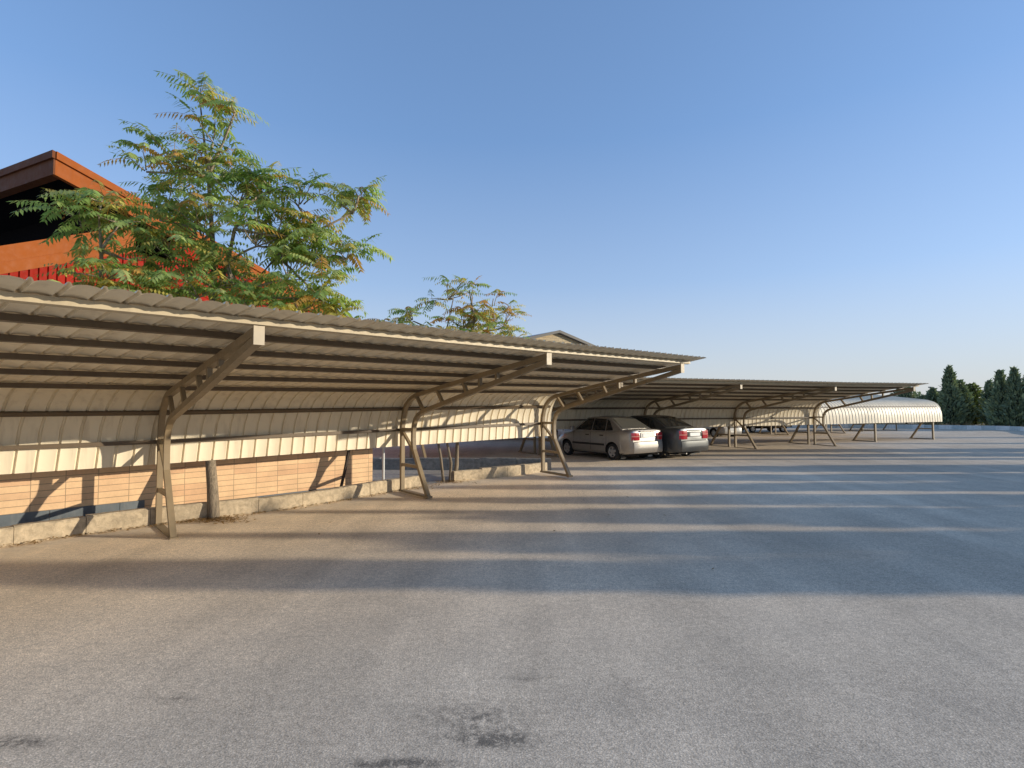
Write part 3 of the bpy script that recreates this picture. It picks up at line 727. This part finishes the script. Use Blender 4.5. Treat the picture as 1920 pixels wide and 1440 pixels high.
# ------------------------------------------------------------------ conifers, shrubs, lamp
def cypress_mesh(seed, h, R, n, shape=.55, cols=None, up=.8, lump=.25, size=1., core=.5):
    r = random.Random(seed); mb = MB(); cols = cols or [(.22,.275,.165), (.155,.21,.135), (.27,.31,.165)]
    ph = [r.uniform(0, 6.28) for _ in range(6)]
    def rad(hh, a):
        base = R*min(1., 1.25*(1-hh)**shape)*(.62+.38*min(1, hh*5))
        return base*(1+lump*(sin(2*a+ph[0]+hh*7)*.5+sin(3*a+ph[1]-hh*13)*.4+sin(5*a+ph[2]+hh*21)*.35))
    for k in range(n):
        hh = r.random()**.85; a = r.uniform(0, 6.28); q = r.random()**.35
        rr = rad(hh, a)*q; p = Vector((cos(a)*rr, sin(a)*rr, .12*h*.3+hh*h*.97))
        d = (Vector((cos(a), sin(a), 0))*r.uniform(.15,1.1) + Vector((0,0,up*r.uniform(.6,1.2))) + Vector((r.gauss(0,.2), r.gauss(0,.2), 0))).normalized()
        l = r.uniform(.22,.48)*size*(1.7 if r.random() < .12 else 1.)*(.55+.45*(1-hh)); s = d.cross(Vector((r.uniform(-1,1), r.uniform(-1,1), .2))).normalized()*l*r.uniform(.16,.28)
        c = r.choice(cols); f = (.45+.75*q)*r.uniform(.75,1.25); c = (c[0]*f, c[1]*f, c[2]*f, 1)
        mb.poly([p, p+d*l*.45-s, p+d*l, p+d*l*.45+s], 0, c)
    # dark inner core added to block light, coloured as shade inside the crown
    N = 9; rings = []
    for j in range(9):
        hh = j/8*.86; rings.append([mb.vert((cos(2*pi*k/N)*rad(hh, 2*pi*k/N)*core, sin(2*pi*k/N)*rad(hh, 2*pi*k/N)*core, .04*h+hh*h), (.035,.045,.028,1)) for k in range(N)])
    for a, b in zip(rings, rings[1:]):
        for k in range(N): mb.face((a[k], a[(k+1)%N], b[(k+1)%N], b[k]))
    mb.face(rings[-1]); mb.face(rings[0][::-1])
    return mb.mesh('crown', M_NEEDLE, colors=True, recalc=False)
def trunk_mesh(h, r0):
    mb = MB(); mb.tube([(0,0,-.1), (.02,.01,h*.2), (-.01,.02,h*.5), (0,0,h*.85)], [r0, r0*.85, r0*.6, r0*.2], 8); return mb.mesh('trunk', M_DBARK, smooth=True)
def conifer(name, x, y, me, tr, s=(1,1,1), rz=0, label='', cat='tree', group=None):
    root = empty(name, (x, y, gz(x, y)+.05 if hypot(x, y) > 20 else 0)); tag(root, label, cat, group)
    root.rotation_euler.z = rz; root.scale = s
    put('trunk', tr, root, None, False); put('crown', me, root, None, False); return root
trk = trunk_mesh(5, .11)
# the row along the right side of the lot, outside the frame: it throws the long bands of shade
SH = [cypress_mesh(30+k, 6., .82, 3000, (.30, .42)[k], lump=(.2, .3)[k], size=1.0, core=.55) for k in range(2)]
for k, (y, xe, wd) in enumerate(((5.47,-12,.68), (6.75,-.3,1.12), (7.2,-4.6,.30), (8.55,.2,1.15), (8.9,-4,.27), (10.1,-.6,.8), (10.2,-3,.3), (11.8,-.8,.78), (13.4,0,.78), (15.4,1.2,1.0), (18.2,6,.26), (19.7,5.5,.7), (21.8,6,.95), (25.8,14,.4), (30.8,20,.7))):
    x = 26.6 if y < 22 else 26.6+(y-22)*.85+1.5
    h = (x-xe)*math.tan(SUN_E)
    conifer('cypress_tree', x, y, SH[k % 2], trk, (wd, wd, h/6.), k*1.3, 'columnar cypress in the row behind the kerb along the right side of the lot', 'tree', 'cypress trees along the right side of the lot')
# conifers in view beyond the far kerb
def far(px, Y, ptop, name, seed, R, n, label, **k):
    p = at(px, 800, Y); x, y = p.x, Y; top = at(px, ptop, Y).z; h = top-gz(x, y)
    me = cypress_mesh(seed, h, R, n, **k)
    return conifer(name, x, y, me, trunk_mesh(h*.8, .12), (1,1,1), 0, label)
far(1784, 53, 690, 'cypress_tree', 51, 1.0, 3600, 'tall pointed dark cypress beside the street lamp', shape=.75, lump=.2)
far(1803, 53.6, 716, 'cypress_tree', 52, 1.1, 3000, 'shorter dark cypress pressed against the right of the pointed one', shape=.7, lump=.25)
far(1825, 54, 722, 'juniper_tree', 53, .95, 2600, 'pale yellow green bushy tree among the dark conifers', shape=.45, lump=.4, cols=[(.30,.34,.10), (.22,.26,.08), (.14,.17,.07)], up=.4)
far(1752, 58, 731, 'pine_tree', 54, 1.2, 2800, 'dark ragged conifer above the end of the white ribbed carport', shape=.7, lump=.4)
far(1736, 59, 744, 'pine_tree', 55, 1.3, 2600, 'low round dark tree just above the white ribbed carport roof', shape=.4, lump=.3)
far(1700, 62, 728, 'pine_tree', 56, 1.7, 3000, 'dark tree showing between the second carport roof tip and the white carport', shape=.35, lump=.3)
far(1772, 60, 757, 'shrub', 57, 1.2, 1800, 'low dark shrub at the foot of the street lamp', shape=.3, lump=.4)
far(1858, 52, 716, 'pine_tree', 58, .9, 1500, 'thin scraggly conifer between the bushy tree and the right-hand cypresses', shape=.85, lump=.6)
far(1879, 47.5, 698, 'cypress_tree', 59, .85, 3000, 'dark cypress with a leaning tip, left of the two at the right edge', shape=.8, lump=.35)
far(1906, 46.6, 694, 'cypress_tree', 60, .9, 3200, 'dark cypress nearest the right edge of the photo', shape=.8, lump=.35)
far(1932, 46, 706, 'cypress_tree', 61, .9, 2600, 'dark cypress cut off by the right edge of the photo', shape=.8, lump=.35)
mb = MB(); r = random.Random(9)
for k in range(9000):
    t = r.uniform(.25, .66)*(len(fc)-1); i = int(t); p = fc[i].lerp(fc[i+1], t-i); d = (fc[i+1]-fc[i]).normalized(); n = Vector((-d.y, d.x, 0)); off = r.uniform(.35, 7)
    p = p + n*off*(1 if (n.y > 0 or n.x > 0) else -1)
    p.z = gz(p.x, p.y)+.04; cl = max(0, noise.noise(p*.35)+.35); hh = r.uniform(.12,.7)*(.3+cl)
    a = r.uniform(0, 6.28); s = Vector((cos(a), sin(a), 0))*.035; lean = Vector((r.gauss(0,.25), r.gauss(0,.25), 1))*hh; kk = r.random()
    c = (.21+.12*kk, .16+.09*kk, .09+.04*kk, 1) if r.random() < .7 else (.10,.11,.045,1)
    mb.poly([p-s, p+lean*.6-s*.9, p+lean, p+s], 0, c)
o = mb.build('dry_scrub', M_NEEDLE, colors=True, recalc=False); tag(o, 'dry brown scrub growing behind the painted kerb', 'scrub', kind='stuff')
lp = at(1766, 800, 60); lx, ly = lp.x, 60.; t1 = at(1766, 737, 60).z; hd = at(1749, 727, 60)
root = empty('street_lamp', (lx, ly, gz(lx, ly))); tag(root, 'slender grey street lamp with one curved arm among the far conifers', 'street lamp')
MG = flat('lamp_grey', (.30,.31,.32), .5, .3)
mb = MB(); mb.tube([(lx, ly, gz(lx,ly)-.05), (lx, ly, t1-.2)], [.12, .09], 8); mb.build('pole', MG, root, smooth=True, angle=40)
mb = MB(); mb.tube([(lx, ly, t1-.2), (lx-.12, ly, t1+.05), (lx-.5, ly, t1+.3), (hd.x, ly, hd.z)], .07, 6); mb.build('arm', MG, root, smooth=True, angle=40)
mb = MB(); mb.path([(hd.x+.1, ly, hd.z), (hd.x-.18, ly, hd.z+.05), (hd.x-.45, ly, hd.z+.06)], .2, .12); mb.build('lamp_head', flat('lamp_head', (.2,.2,.2), .4), root)

# ------------------------------------------------------------------ cars
M_TYRE = flat('tyre', (.018,.018,.018), .8); M_RIM = flat('alloy', (.55,.54,.52), .35, .7); M_GLASS = flat('car_glass', (.020,.022,.022), .07, 0, .3, .6); M_GREYGLASS = flat('grey_glass', (.105,.10,.085), .22, 0, .3, .5); M_TRIM = flat('black_trim', (.016,.016,.016), .55)
M_RLIGHT = flat('red_lens', (.38,.015,.02), .15, 0, .5); M_CLENS = flat('clear_lens', (.62,.56,.5), .12, .2, .5); M_PINK = flat('pale_lens', (.50,.20,.16), .15, 0, .4); M_PLATE2 = flat('number_plate', (.78,.77,.72), .4); M_UNDER = flat('underbody', (.012,.012,.012), .9); M_CHROME = flat('exhaust_steel', (.4,.38,.35), .3, .9)
M_SEAT = flat('seat_fabric', (.09,.09,.09), .9)
def car_paint(name, c, metal=.55, rough=.32): return flat(name, c, rough, metal, .6)
def wheel_meshes(R, W, spokes):
    mb = MB(); N = 28; pr = [(R*.64,-W/2), (R*.90,-W/2), (R*.985,-W*.36), (R,-W*.2), (R,W*.2), (R*.985,W*.36), (R*.90,W/2), (R*.64,W/2)]
    rings = [[mb.vert((cos(2*pi*k/N)*q, y, sin(2*pi*k/N)*q)) for k in range(N)] for q, y in pr]
    for a, b in zip(rings, rings[1:]):
        for k in range(N): mb.face((a[k], a[(k+1)%N], b[(k+1)%N], b[k]))
    ty = mb.mesh('tyre', M_TYRE, smooth=True, angle=50)
    mb = MB(); y0 = W/2-.03
    c0 = mb.vert((0, y0-.05, 0)); rg = [mb.vert((cos(2*pi*k/N)*R*.66, y0-.05, sin(2*pi*k/N)*R*.66)) for k in range(N)]
    for k in range(N): mb.face((c0, rg[k], rg[(k+1)%N]), 1)
    o1 = [mb.vert((cos(2*pi*k/N)*R*.66, y0+.02, sin(2*pi*k/N)*R*.66)) for k in range(N)]; o2 = [mb.vert((cos(2*pi*k/N)*R*.57, y0+.012, sin(2*pi*k/N)*R*.57)) for k in range(N)]; o3 = [mb.vert((cos(2*pi*k/N)*R*.55, y0-.03, sin(2*pi*k/N)*R*.55)) for k in range(N)]
    for A_, B_ in ((o1,o2), (o2,o3)):
        for k in range(N): mb.face((A_[k], A_[(k+1)%N], B_[(k+1)%N], B_[k]))
    for s in range(spokes):
        a = 2*pi*s/spokes+.3; d = Vector((cos(a), 0, sin(a))); t = Vector((-sin(a), 0, cos(a)))
        q = [d*R*.08-t*.05, d*R*.56-t*.036, d*R*.56+t*.036, d*R*.08+t*.05]
        i = [mb.vert(v+Vector((0, y0+.012, 0))) for v in q]+[mb.vert(v+Vector((0, y0-.03, 0))) for v in q]
        for f in ((0,1,2,3),(0,1,5,4),(1,2,6,5),(2,3,7,6),(3,0,4,7)): mb.face([i[k] for k in f])
    hub = [mb.vert((cos(2*pi*k/12)*R*.17, y0+.02, sin(2*pi*k/12)*R*.17)) for k in range(12)]; mb.face(hub)
    rim = mb.mesh('rim', [M_RIM, M_TRIM])
    return ty, rim
def car(name, label, P, loc, bearing, paintm, detail=True):
    """P: dict of measures. local x forward, y left"""
    L_, W_, Hh, WB, FO_, R, belt, deck = P['L'], P['W'], P['H'], P['WB'], P['FO'], P['R'], P['belt'], P['deck']
    a = pi/2 - radians(bearing)
    root = empty(name, loc); root.rotation_euler.z = a; tag(root, label, 'car')
    xf = L_/2-FO_; xr = xf-WB
    hw_ = W_/2
    def wid(x):   # plan taper
        e = max(0, abs(x)-(L_/2-.62))/.62
        return hw_*(1-.16*e*e) if x > 0 else hw_*(1-.10*e*e)
    top = P['top']                                                   # (x, z) shoulder line of the lower body
    def topz_(x):
        for (x0, z0), (x1, z1) in zip(top, top[1:]):
            if x0 <= x <= x1: return z0+(z1-z0)*(x-x0)/(x1-x0)
        return top[0][1] if x < top[0][0] else top[-1][1]
    sta = sorted(set([-L_/2, -L_/2+.03, -L_/2+.09, -L_/2+.18] + [p[0] for p in top] + [-L_/2+.3+i*(L_-.6)/16 for i in range(17)] + [L_/2-.2, L_/2-.1, L_/2-.04, L_/2]))
    mb = MB(); rings = []
    for x in sta:
        wv = wid(x); zt = topz_(x); e0 = max(0, 1-(x+L_/2)/.10) ; e1 = max(0, 1-(L_/2-x)/.12); q = 1-.05*(e0+e1)
        zb = .20+.07*max(0, (abs(x)-(L_/2-.55))/.55)
        if x < -L_/2+.02 or x > L_/2-.02: zb += .04; zt -= .03
        half = [(0, zb), (wv*.86*q, zb), (wv*.965*q, zb+.07), (wv*.995*q, zb+.20), (wv*1.0*q, zb+(zt-zb)*.55), (wv*.985*q, zt-.12), (wv*.955*q, zt-.045), (wv*.90*q, zt-.008), (wv*.6*q, zt+.012), (0, zt+.018)]
        ring = half + [(-y, z) for y, z in half[-2:0:-1]]
        rings.append([mb.vert((x, y, z)) for y, z in ring])
    n = len(rings[0])
    for A_, B_ in zip(rings, rings[1:]):
        for k in range(n): mb.face((A_[k], A_[(k+1)%n], B_[(k+1)%n], B_[k]))
    mb.face(rings[0]); mb.face(rings[-1][::-1])
    me = mb.mesh('body', [paintm, M_UNDER], smooth=True, angle=32)
    # cut the wheel arches
    bo = bpy.data.objects.new('body_tmp', me); col.objects.link(bo)
    cut = MB()
    for xc in (xf, xr):
        for sg in (-1, 1):
            N = 28; ra = R*1.17
            i0 = [cut.vert((xc+cos(2*pi*k/N)*ra, sg*(hw_-.24), R+.01+sin(2*pi*k/N)*ra)) for k in range(N)]; i1 = [cut.vert((xc+cos(2*pi*k/N)*ra, sg*(hw_+.2), R+.01+sin(2*pi*k/N)*ra)) for k in range(N)]
            for k in range(N): cut.face((i0[k], i0[(k+1)%N], i1[(k+1)%N], i1[k]))
            cut.face(i0); cut.face(i1[::-1])
    cm = cut.mesh('cut', M_UNDER); cm.materials.clear(); cm.materials.append(M_UNDER)
    cb = bpy.data.objects.new('cut_tmp', cm); col.objects.link(cb)
    md = bo.modifiers.new('b', 'BOOLEAN'); md.operation = 'DIFFERENCE'; md.object = cb; md.solver = 'EXACT'; md.material_mode = 'TRANSFER'
    dg = bpy.context.evaluated_depsgraph_get(); dg.update()
    me2 = bpy.data.meshes.new_from_object(bo.evaluated_get(dg)); me2.name = 'body'
    bpy.data.objects.remove(bo); bpy.data.objects.remove(cb)
    put('body', me2, root, None, False)
    # greenhouse
    gh = P['gh']                  # base rear, roof rear, roof front, base front x;  z of each
    (xbr, zbr), (xrr, zrr), (xrf, zrf), (xbf, zbf) = gh
    wbm, wr = hw_*.90, hw_*.68
    mb = MB()
    prof = [(xbr, zbr, wbm), ((xbr+xrr-.10)/2, (zbr+zrr-.05)/2+.006, (wbm+wr)/2+.012), (xrr-.10, zrr-.05, wr+.03), (xrr+.06, zrr, wr), ((xrr+xrf)/2, max(zrr, zrf)+.018, wr+.005), (xrf-.06, zrf, wr), (xrf+.10, zrf-.05, wr+.03), ((xbf+xrf+.10)/2, (zbf+zrf-.05)/2+.006, (wbm+wr)/2+.012), (xbf, zbf, wbm)]
    rings = []
    for (x, z, wv) in prof:
        zb_ = min(belt, z-.005)-.03
        yb = hw_*.925
        ring = [(yb, zb_), (yb-.01, min(zb_+.04, z-.004)), (wv+.004, z-.02), (wv-.05, z), (wv*.5, z+.018), (0, z+.022)]
        ring = ring + [(-y, zz) for y, zz in ring[-2::-1]]
        rings.append([mb.vert((x, y, zz)) for y, zz in ring])
    n = len(rings[0])
    for A_, B_ in zip(rings, rings[1:]):
        for k in range(n-1): mb.face((A_[k], A_[k+1], B_[k+1], B_[k]))
    mb.face(rings[0]); mb.face(rings[-1][::-1])
    mb.build('cabin', paintm, root, None, False, smooth=True, angle=35)
    def sidey(x, z):
        t = (z-belt)/(max(zrr, zrf)-belt); return hw_*.918+(wr+.0-hw_*.918)*max(0, t)
    for poly in P['windows']:
        for sg in (-1, 1):
            mb = MB(); q = [Vector((x, sg*(sidey(x, z)+.012), z)) for x, z in poly]; cpt = sum(q, Vector())/len(q)
            mb.poly([cpt+(v-cpt)*1.06+Vector((0, -sg*.004, 0)) for v in q], 1); mb.poly(q, 0)
            mb.build('side_window', [M_GLASS, M_TRIM], root, None, False, recalc=False)
    def screen(nm, xb, zb, xt, zt, w0, w1, off):
        mb = MB(); N = 6; r0 = []; r1 = []
        dx, dz = xt-xb, zt-zb; ln = hypot(dx, dz); nx, nz_ = (-dz/ln*off, abs(dx)/ln*abs(off)) if off < 0 else (abs(dz)/ln*off, abs(dx)/ln*off)
        for k in range(N+1):
            y = -1+2*k/N; cv = .025*(1-y*y)*(1 if off > 0 else -1)
            r0.append(mb.vert((xb+nx+cv, y*w0, zb+nz_))); r1.append(mb.vert((xt+nx+cv*.6, y*w1, zt+nz_)))
        for k in range(N): mb.face((r0[k], r0[k+1], r1[k+1], r1[k]))
        mb.build(nm, M_GREYGLASS if P.get('grey_rear') and nm == 'rear_window' else M_GLASS, root, None, False, smooth=True)  # rear window can take a lighter grey-brown glass colour
    dx_, dz_ = xrr-.10-xbr, zrr-.05-zbr; screen('rear_window', xbr+dx_*.07, zbr+dz_*.07, xbr+dx_*.98, zbr+dz_*.98, wbm*.87, wr*.93, -.030)
    dx_, dz_ = xrf+.10-xbf, zrf-.05-zbf; screen('windscreen', xbf+dx_*.07, zbf+dz_*.07, xbf+dx_*.98, zbf+dz_*.98, wbm*.9, wr*.94, .030)
    ty, rim = P['wheels']
    for xc in (xf, xr):
        for sg in (-1, 1):
            M = Matrix.Translation((xc, sg*(hw_-P['tw']/2-.02), R)) @ Matrix.Rotation(0 if sg > 0 else pi, 4, 'Z')
            wv = put('wheel', ty, root, M, False); put('rim', rim, wv, None, False)
    def slab(nm, x0, x1, y0, y1, z0, z1, m, bev=.0): 
        mb = MB(); mb.box((x0, y0, z0), (x1, y1, z1)); o = mb.build(nm, m, root, None, False)
        if bev: b_ = o.modifiers.new('bevel', 'BEVEL'); b_.width = bev; b_.segments = 2
        return o
    # bumper (rounded plan)
    def bumper(nm, sgn, z0, z1, m, prot):
        mb = MB(); N = 12; rr = []
        for k in range(N+1):
            y = -1+2*k/N; e = max(0, abs(y)-.72)/.28; x = sgn*(L_/2+prot-.13*e*e); yy = y*hw_*.99
            if k in (0, N): x = sgn*(L_/2-.52)
            zm = (z0+z1)/2
            rr.append([mb.vert((x, yy, z0)), mb.vert((x+sgn*.035, yy*1.006, z0+.03)), mb.vert((x+sgn*.045, yy*1.008, zm)), mb.vert((x+sgn*.03, yy*1.004, z1-.02)), mb.vert((x-sgn*.02, yy*.985, z1))])
        for A_, B_ in zip(rr, rr[1:]):
            for q in range(4): mb.face((A_[q], B_[q], B_[q+1], A_[q+1]))
        mb.build(nm, m, root, None, False, smooth=True, angle=50)
    bumper('rear_bumper', -1, .27, P['bz'], paintm, .02); bumper('front_bumper', 1, .22, P['bz'], paintm, .02)
    xe = -L_/2
    for sg in (-1, 1):
        y0, y1 = sorted((sg*hw_*P['ly'][0], sg*hw_*P['ly'][1])); z0, z1 = P['lz']
        mb = MB(); N = 6; rr = []
        for k in range(N+1):
            t = k/N; y = sg*hw_*(P['ly'][0]+(P['ly'][1]-P['ly'][0])*t)
            x = xe-.022+ (.05*max(0, (t-.55)/.45)**1.6)
            rr.append([mb.vert((x, y, z0)), mb.vert((x-.004, y, z0+(z1-z0)*.45)), mb.vert((x-.004, y, z0+(z1-z0)*.58)), mb.vert((x+.012, y, z1))])
        for A_, B_ in zip(rr, rr[1:]):
            for q in range(3): mb.face((A_[q], B_[q], B_[q+1], A_[q+1]), 1 if q == P['lclear'] else 0)
        o = mb.build('tail_light', [M_RLIGHT, M_PINK], root, None, False, smooth=True)
        slab('headlight', L_/2-.10, L_/2-.012, *sorted((sg*hw_*.50, sg*hw_*.88)), .58, .72, M_CLENS, .02)
        mm = MB(); xm = xbf-.22; mm.path([(xm, sg*hw_*.93, belt+.04), (xm, sg*(hw_+.06), belt+.06)], .06, .03); mm.box((xm-.05, sg*(hw_+.14)-.10, belt+.01), (xm+.05, sg*(hw_+.14)+.07, belt+.15))
        o = mm.build('wing_mirror', paintm, root, None, False); b_ = o.modifiers.new('bevel', 'BEVEL'); b_.width = .02; b_.segments = 2
        for xd in P['handles']: slab('door_handle', xd-.09, xd+.09, *sorted((sg*(hw_*.985-.01), sg*(hw_*.985+.016))), belt-.155, belt-.12, M_TRIM, .006)
        slab('side_moulding', xr+R*1.30, xf-R*1.28, *sorted((sg*(hw_*.99-.01), sg*(hw_+.016))), .475, .545, M_TRIM, .006)
        for xd in P['seams']:
            mb = MB(); mb.path([(xd, sg*(hw_*.992), .30), (xd, sg*(hw_*1.0+.002), .55), (xd+.01, sg*(hw_*.985+.002), belt-.11), (xd+.02, sg*hw_*.958, belt-.035)], .007, .006, across=(1,0,0)); mb.build('door_seam', M_TRIM, root, None, False)
    slab('number_plate', xe-.032, xe-.022, -.26, .26, P['pz'], P['pz']+.115, M_PLATE2)
    slab('plate_recess', xe-.0215, xe-.01, -.34, .34, P['pz']-.02, P['pz']+.16, P.get('recess', M_TRIM))
    slab('front_plate', L_/2+.066, L_/2+.074, -.26, .26, .36, .475, M_PLATE2)
    slab('grille', L_/2-.02, L_/2+.012, -.36, .36, .58, .69, M_TRIM, .01)
    slab('boot_handle', xe-.03, xe+.02, -.38, .38, P['pz']+.175, P['pz']+.21, P.get('garnish', paintm), .006)
    slab('mud_flap', xr-R-.10, xr-R-.09, hw_-.27, hw_-.06, .08, .30, M_TRIM); slab('mud_flap', xr-R-.10, xr-R-.09, -hw_+.06, -hw_+.27, .08, .30, P.get('flap', M_TRIM))
    slab('underbody', -L_/2+.3, L_/2-.3, -hw_*.78, hw_*.78, .16, .24, M_UNDER)
    mb = MB(); mb.tube([(xe+.35, P['ex'], .22), (xe-.06, P['ex'], .22)], .026, 10); mb.build('exhaust_pipe', M_CHROME, root, None, False)
    return root
def sedan_a():
    L_ = 4.02
    return dict(L=L_, W=1.64, H=1.48, WB=2.42, FO=.72, R=.285, tw=.175, belt=.965, deck=1.03,
        top=[(-2.01,.93), (-1.97,1.02), (-1.9,1.045), (-1.45,1.05), (-1.2,.995), (-.6,.985), (.75,.955), (.95,.93), (1.5,.83), (1.85,.735), (1.97,.66), (2.01,.58)],
        gh=[(-1.52,1.05), (-.80,1.455), (.22,1.46), (1.02,.955)], wheels=wheel_meshes(.285, .175, 5), bz=.66, lz=(.70,.95), ly=(.50,.91), lclear=1, pz=.80, ex=-.45,
        windows=[[(.80,1.0), (.27,1.385), (-.02,1.40), (-.02,1.0)], [(-.10,1.0), (-.10,1.40), (-.66,1.385), (-.72,1.0)], [(-.79,1.0), (-.74,1.37), (-.86,1.32), (-1.12,1.02)]],
        grey_rear=True, handles=(.12, -.62), seams=(-.06, .86, -.86), recess=flat('silver_recess', (.42,.41,.39), .35, .5), flap=flat('pale_flap', (.5,.49,.46), .6))
def sedan_b():
    return dict(L=4.5, W=1.68, H=1.50, WB=2.67, FO=.82, R=.30, tw=.19, belt=.985, deck=1.06,
        top=[(-2.25,.93), (-2.21,1.05), (-2.12,1.085), (-1.55,1.075), (-1.2,1.01), (-.6,.995), (.85,.965), (1.1,.94), (1.7,.84), (2.05,.745), (2.2,.66), (2.25,.57)],
        gh=[(-1.68,1.075), (-.85,1.47), (.25,1.475), (1.15,.965)], wheels=wheel_meshes(.30, .19, 6), bz=.65, lz=(.70,.99), ly=(.48,.91), lclear=1, pz=.80, ex=.5,
        windows=[[(.92,1.02), (.30,1.395), (-.05,1.41), (-.05,1.02)], [(-.13,1.02), (-.13,1.41), (-.72,1.395), (-.86,1.02)], [(-.93,1.02), (-.80,1.38), (-.92,1.33), (-1.2,1.04)]],
        handles=(.14, -.7), seams=(-.09, .96, -.98))
P_A = sedan_a(); P_B = sedan_b()
car('parked_car', 'small silver sedan parked tail out under the second carport', P_A, (3.45,19.80,0), -33.5, car_paint('silver_paint', (.41,.385,.35), .65, .3))
car('parked_car', 'dark grey sedan with red tail lights parked right of the silver sedan', P_B, (5.10,20.58,0), -33.0, car_paint('dark_paint', (.11,.115,.115), .6, .28))
car('parked_car', 'pale silver car parked facing the lot, right of the dark grey sedan', P_B, (13.3,36.6,gz(13.3,36.6)), 158, car_paint('pale_paint', (.5,.5,.49), .5, .3))
car('parked_car', 'white car glimpsed behind the third carport post', P_A, (2.75,31.2,gz(2.75,31.2)), 160, car_paint('white_paint', (.72,.71,.68), 0, .3))
car('parked_car', 'black car of which only the wheels show under the nearest carport', P_A, (-1.6,33.2,gz(-1.6,33.2)), 95, car_paint('black_paint', (.015,.015,.017), .2, .25))
# pickup seen side-on far away
def pickup(loc, bearing):
    root = empty('pickup_truck', loc); root.rotation_euler.z = pi/2-radians(bearing); tag(root, 'dark blue pickup with a pale front end standing in the far row', 'pickup')
    pm = car_paint('navy_paint', (.018,.02,.03), .3, .3); wp = car_paint('pale_bonnet', (.6,.6,.58), 0, .35)
    def sec(nm, pts, hw_, m, bev=.05):
        mb = MB(); i0 = [mb.vert((x, -hw_, z)) for x, z in pts]; i1 = [mb.vert((x, hw_, z)) for x, z in pts]; n = len(pts)
        for k in range(n): mb.face((i0[k], i0[(k+1)%n], i1[(k+1)%n], i1[k]))
        mb.face(i0); mb.face(i1[::-1]); o = mb.build(nm, m, root, None, False); b_ = o.modifiers.new('bevel', 'BEVEL'); b_.width = bev; b_.segments = 2; return o
    sec('cargo_bed', [(-2.3,.5), (-2.32,1.0), (-.55,1.02), (-.55,.5)], .82, pm); sec('cab', [(-.53,.42), (-.53,1.1), (-.45,1.72), (.55,1.74), (1.1,1.15), (1.12,.42)], .82, pm)
    sec('bonnet', [(1.13,.42), (1.13,1.12), (2.05,1.0), (2.2,.85), (2.2,.42)], .8, wp); sec('chassis', [(-2.2,.3), (-2.2,.49), (2.1,.41), (2.1,.3)], .5, M_UNDER, .02)
    for sg in (-1, 1):
        mb = MB(); mb.poly([(x, sg*.826, z) for x, z in ((-.35,1.15), (-.3,1.62), (.45,1.64), (.9,1.18))]); mb.build('side_window', M_GLASS, root, None, False)
        mb = MB(); mb.box((2.17, sg*.68-.11, .68), (2.215, sg*.68+.11, .82)); mb.build('headlight', M_CLENS, root, None, False)
        for xc in (-1.35, 1.45):
            wv = put('wheel', P_B['wheels'][0], root, Matrix.Translation((xc, sg*.75, .30)) @ Matrix.Rotation(0 if sg > 0 else pi, 4, 'Z'), False); put('rim', P_B['wheels'][1], wv, None, False)
    mb = MB(); mb.box((2.2, -.8, .42), (2.3, .8, .58)); mb.build('front_bumper', M_TRIM, root, None, False)
    mb = MB(); mb.poly([(1.115,-.72,1.18), (.60,-.66,1.70), (.60,.66,1.70), (1.115,.72,1.18)]); mb.build('windscreen', M_GLASS, root, None, False)
pickup((20.6,44.6,gz(20.6,44.6)), 78)
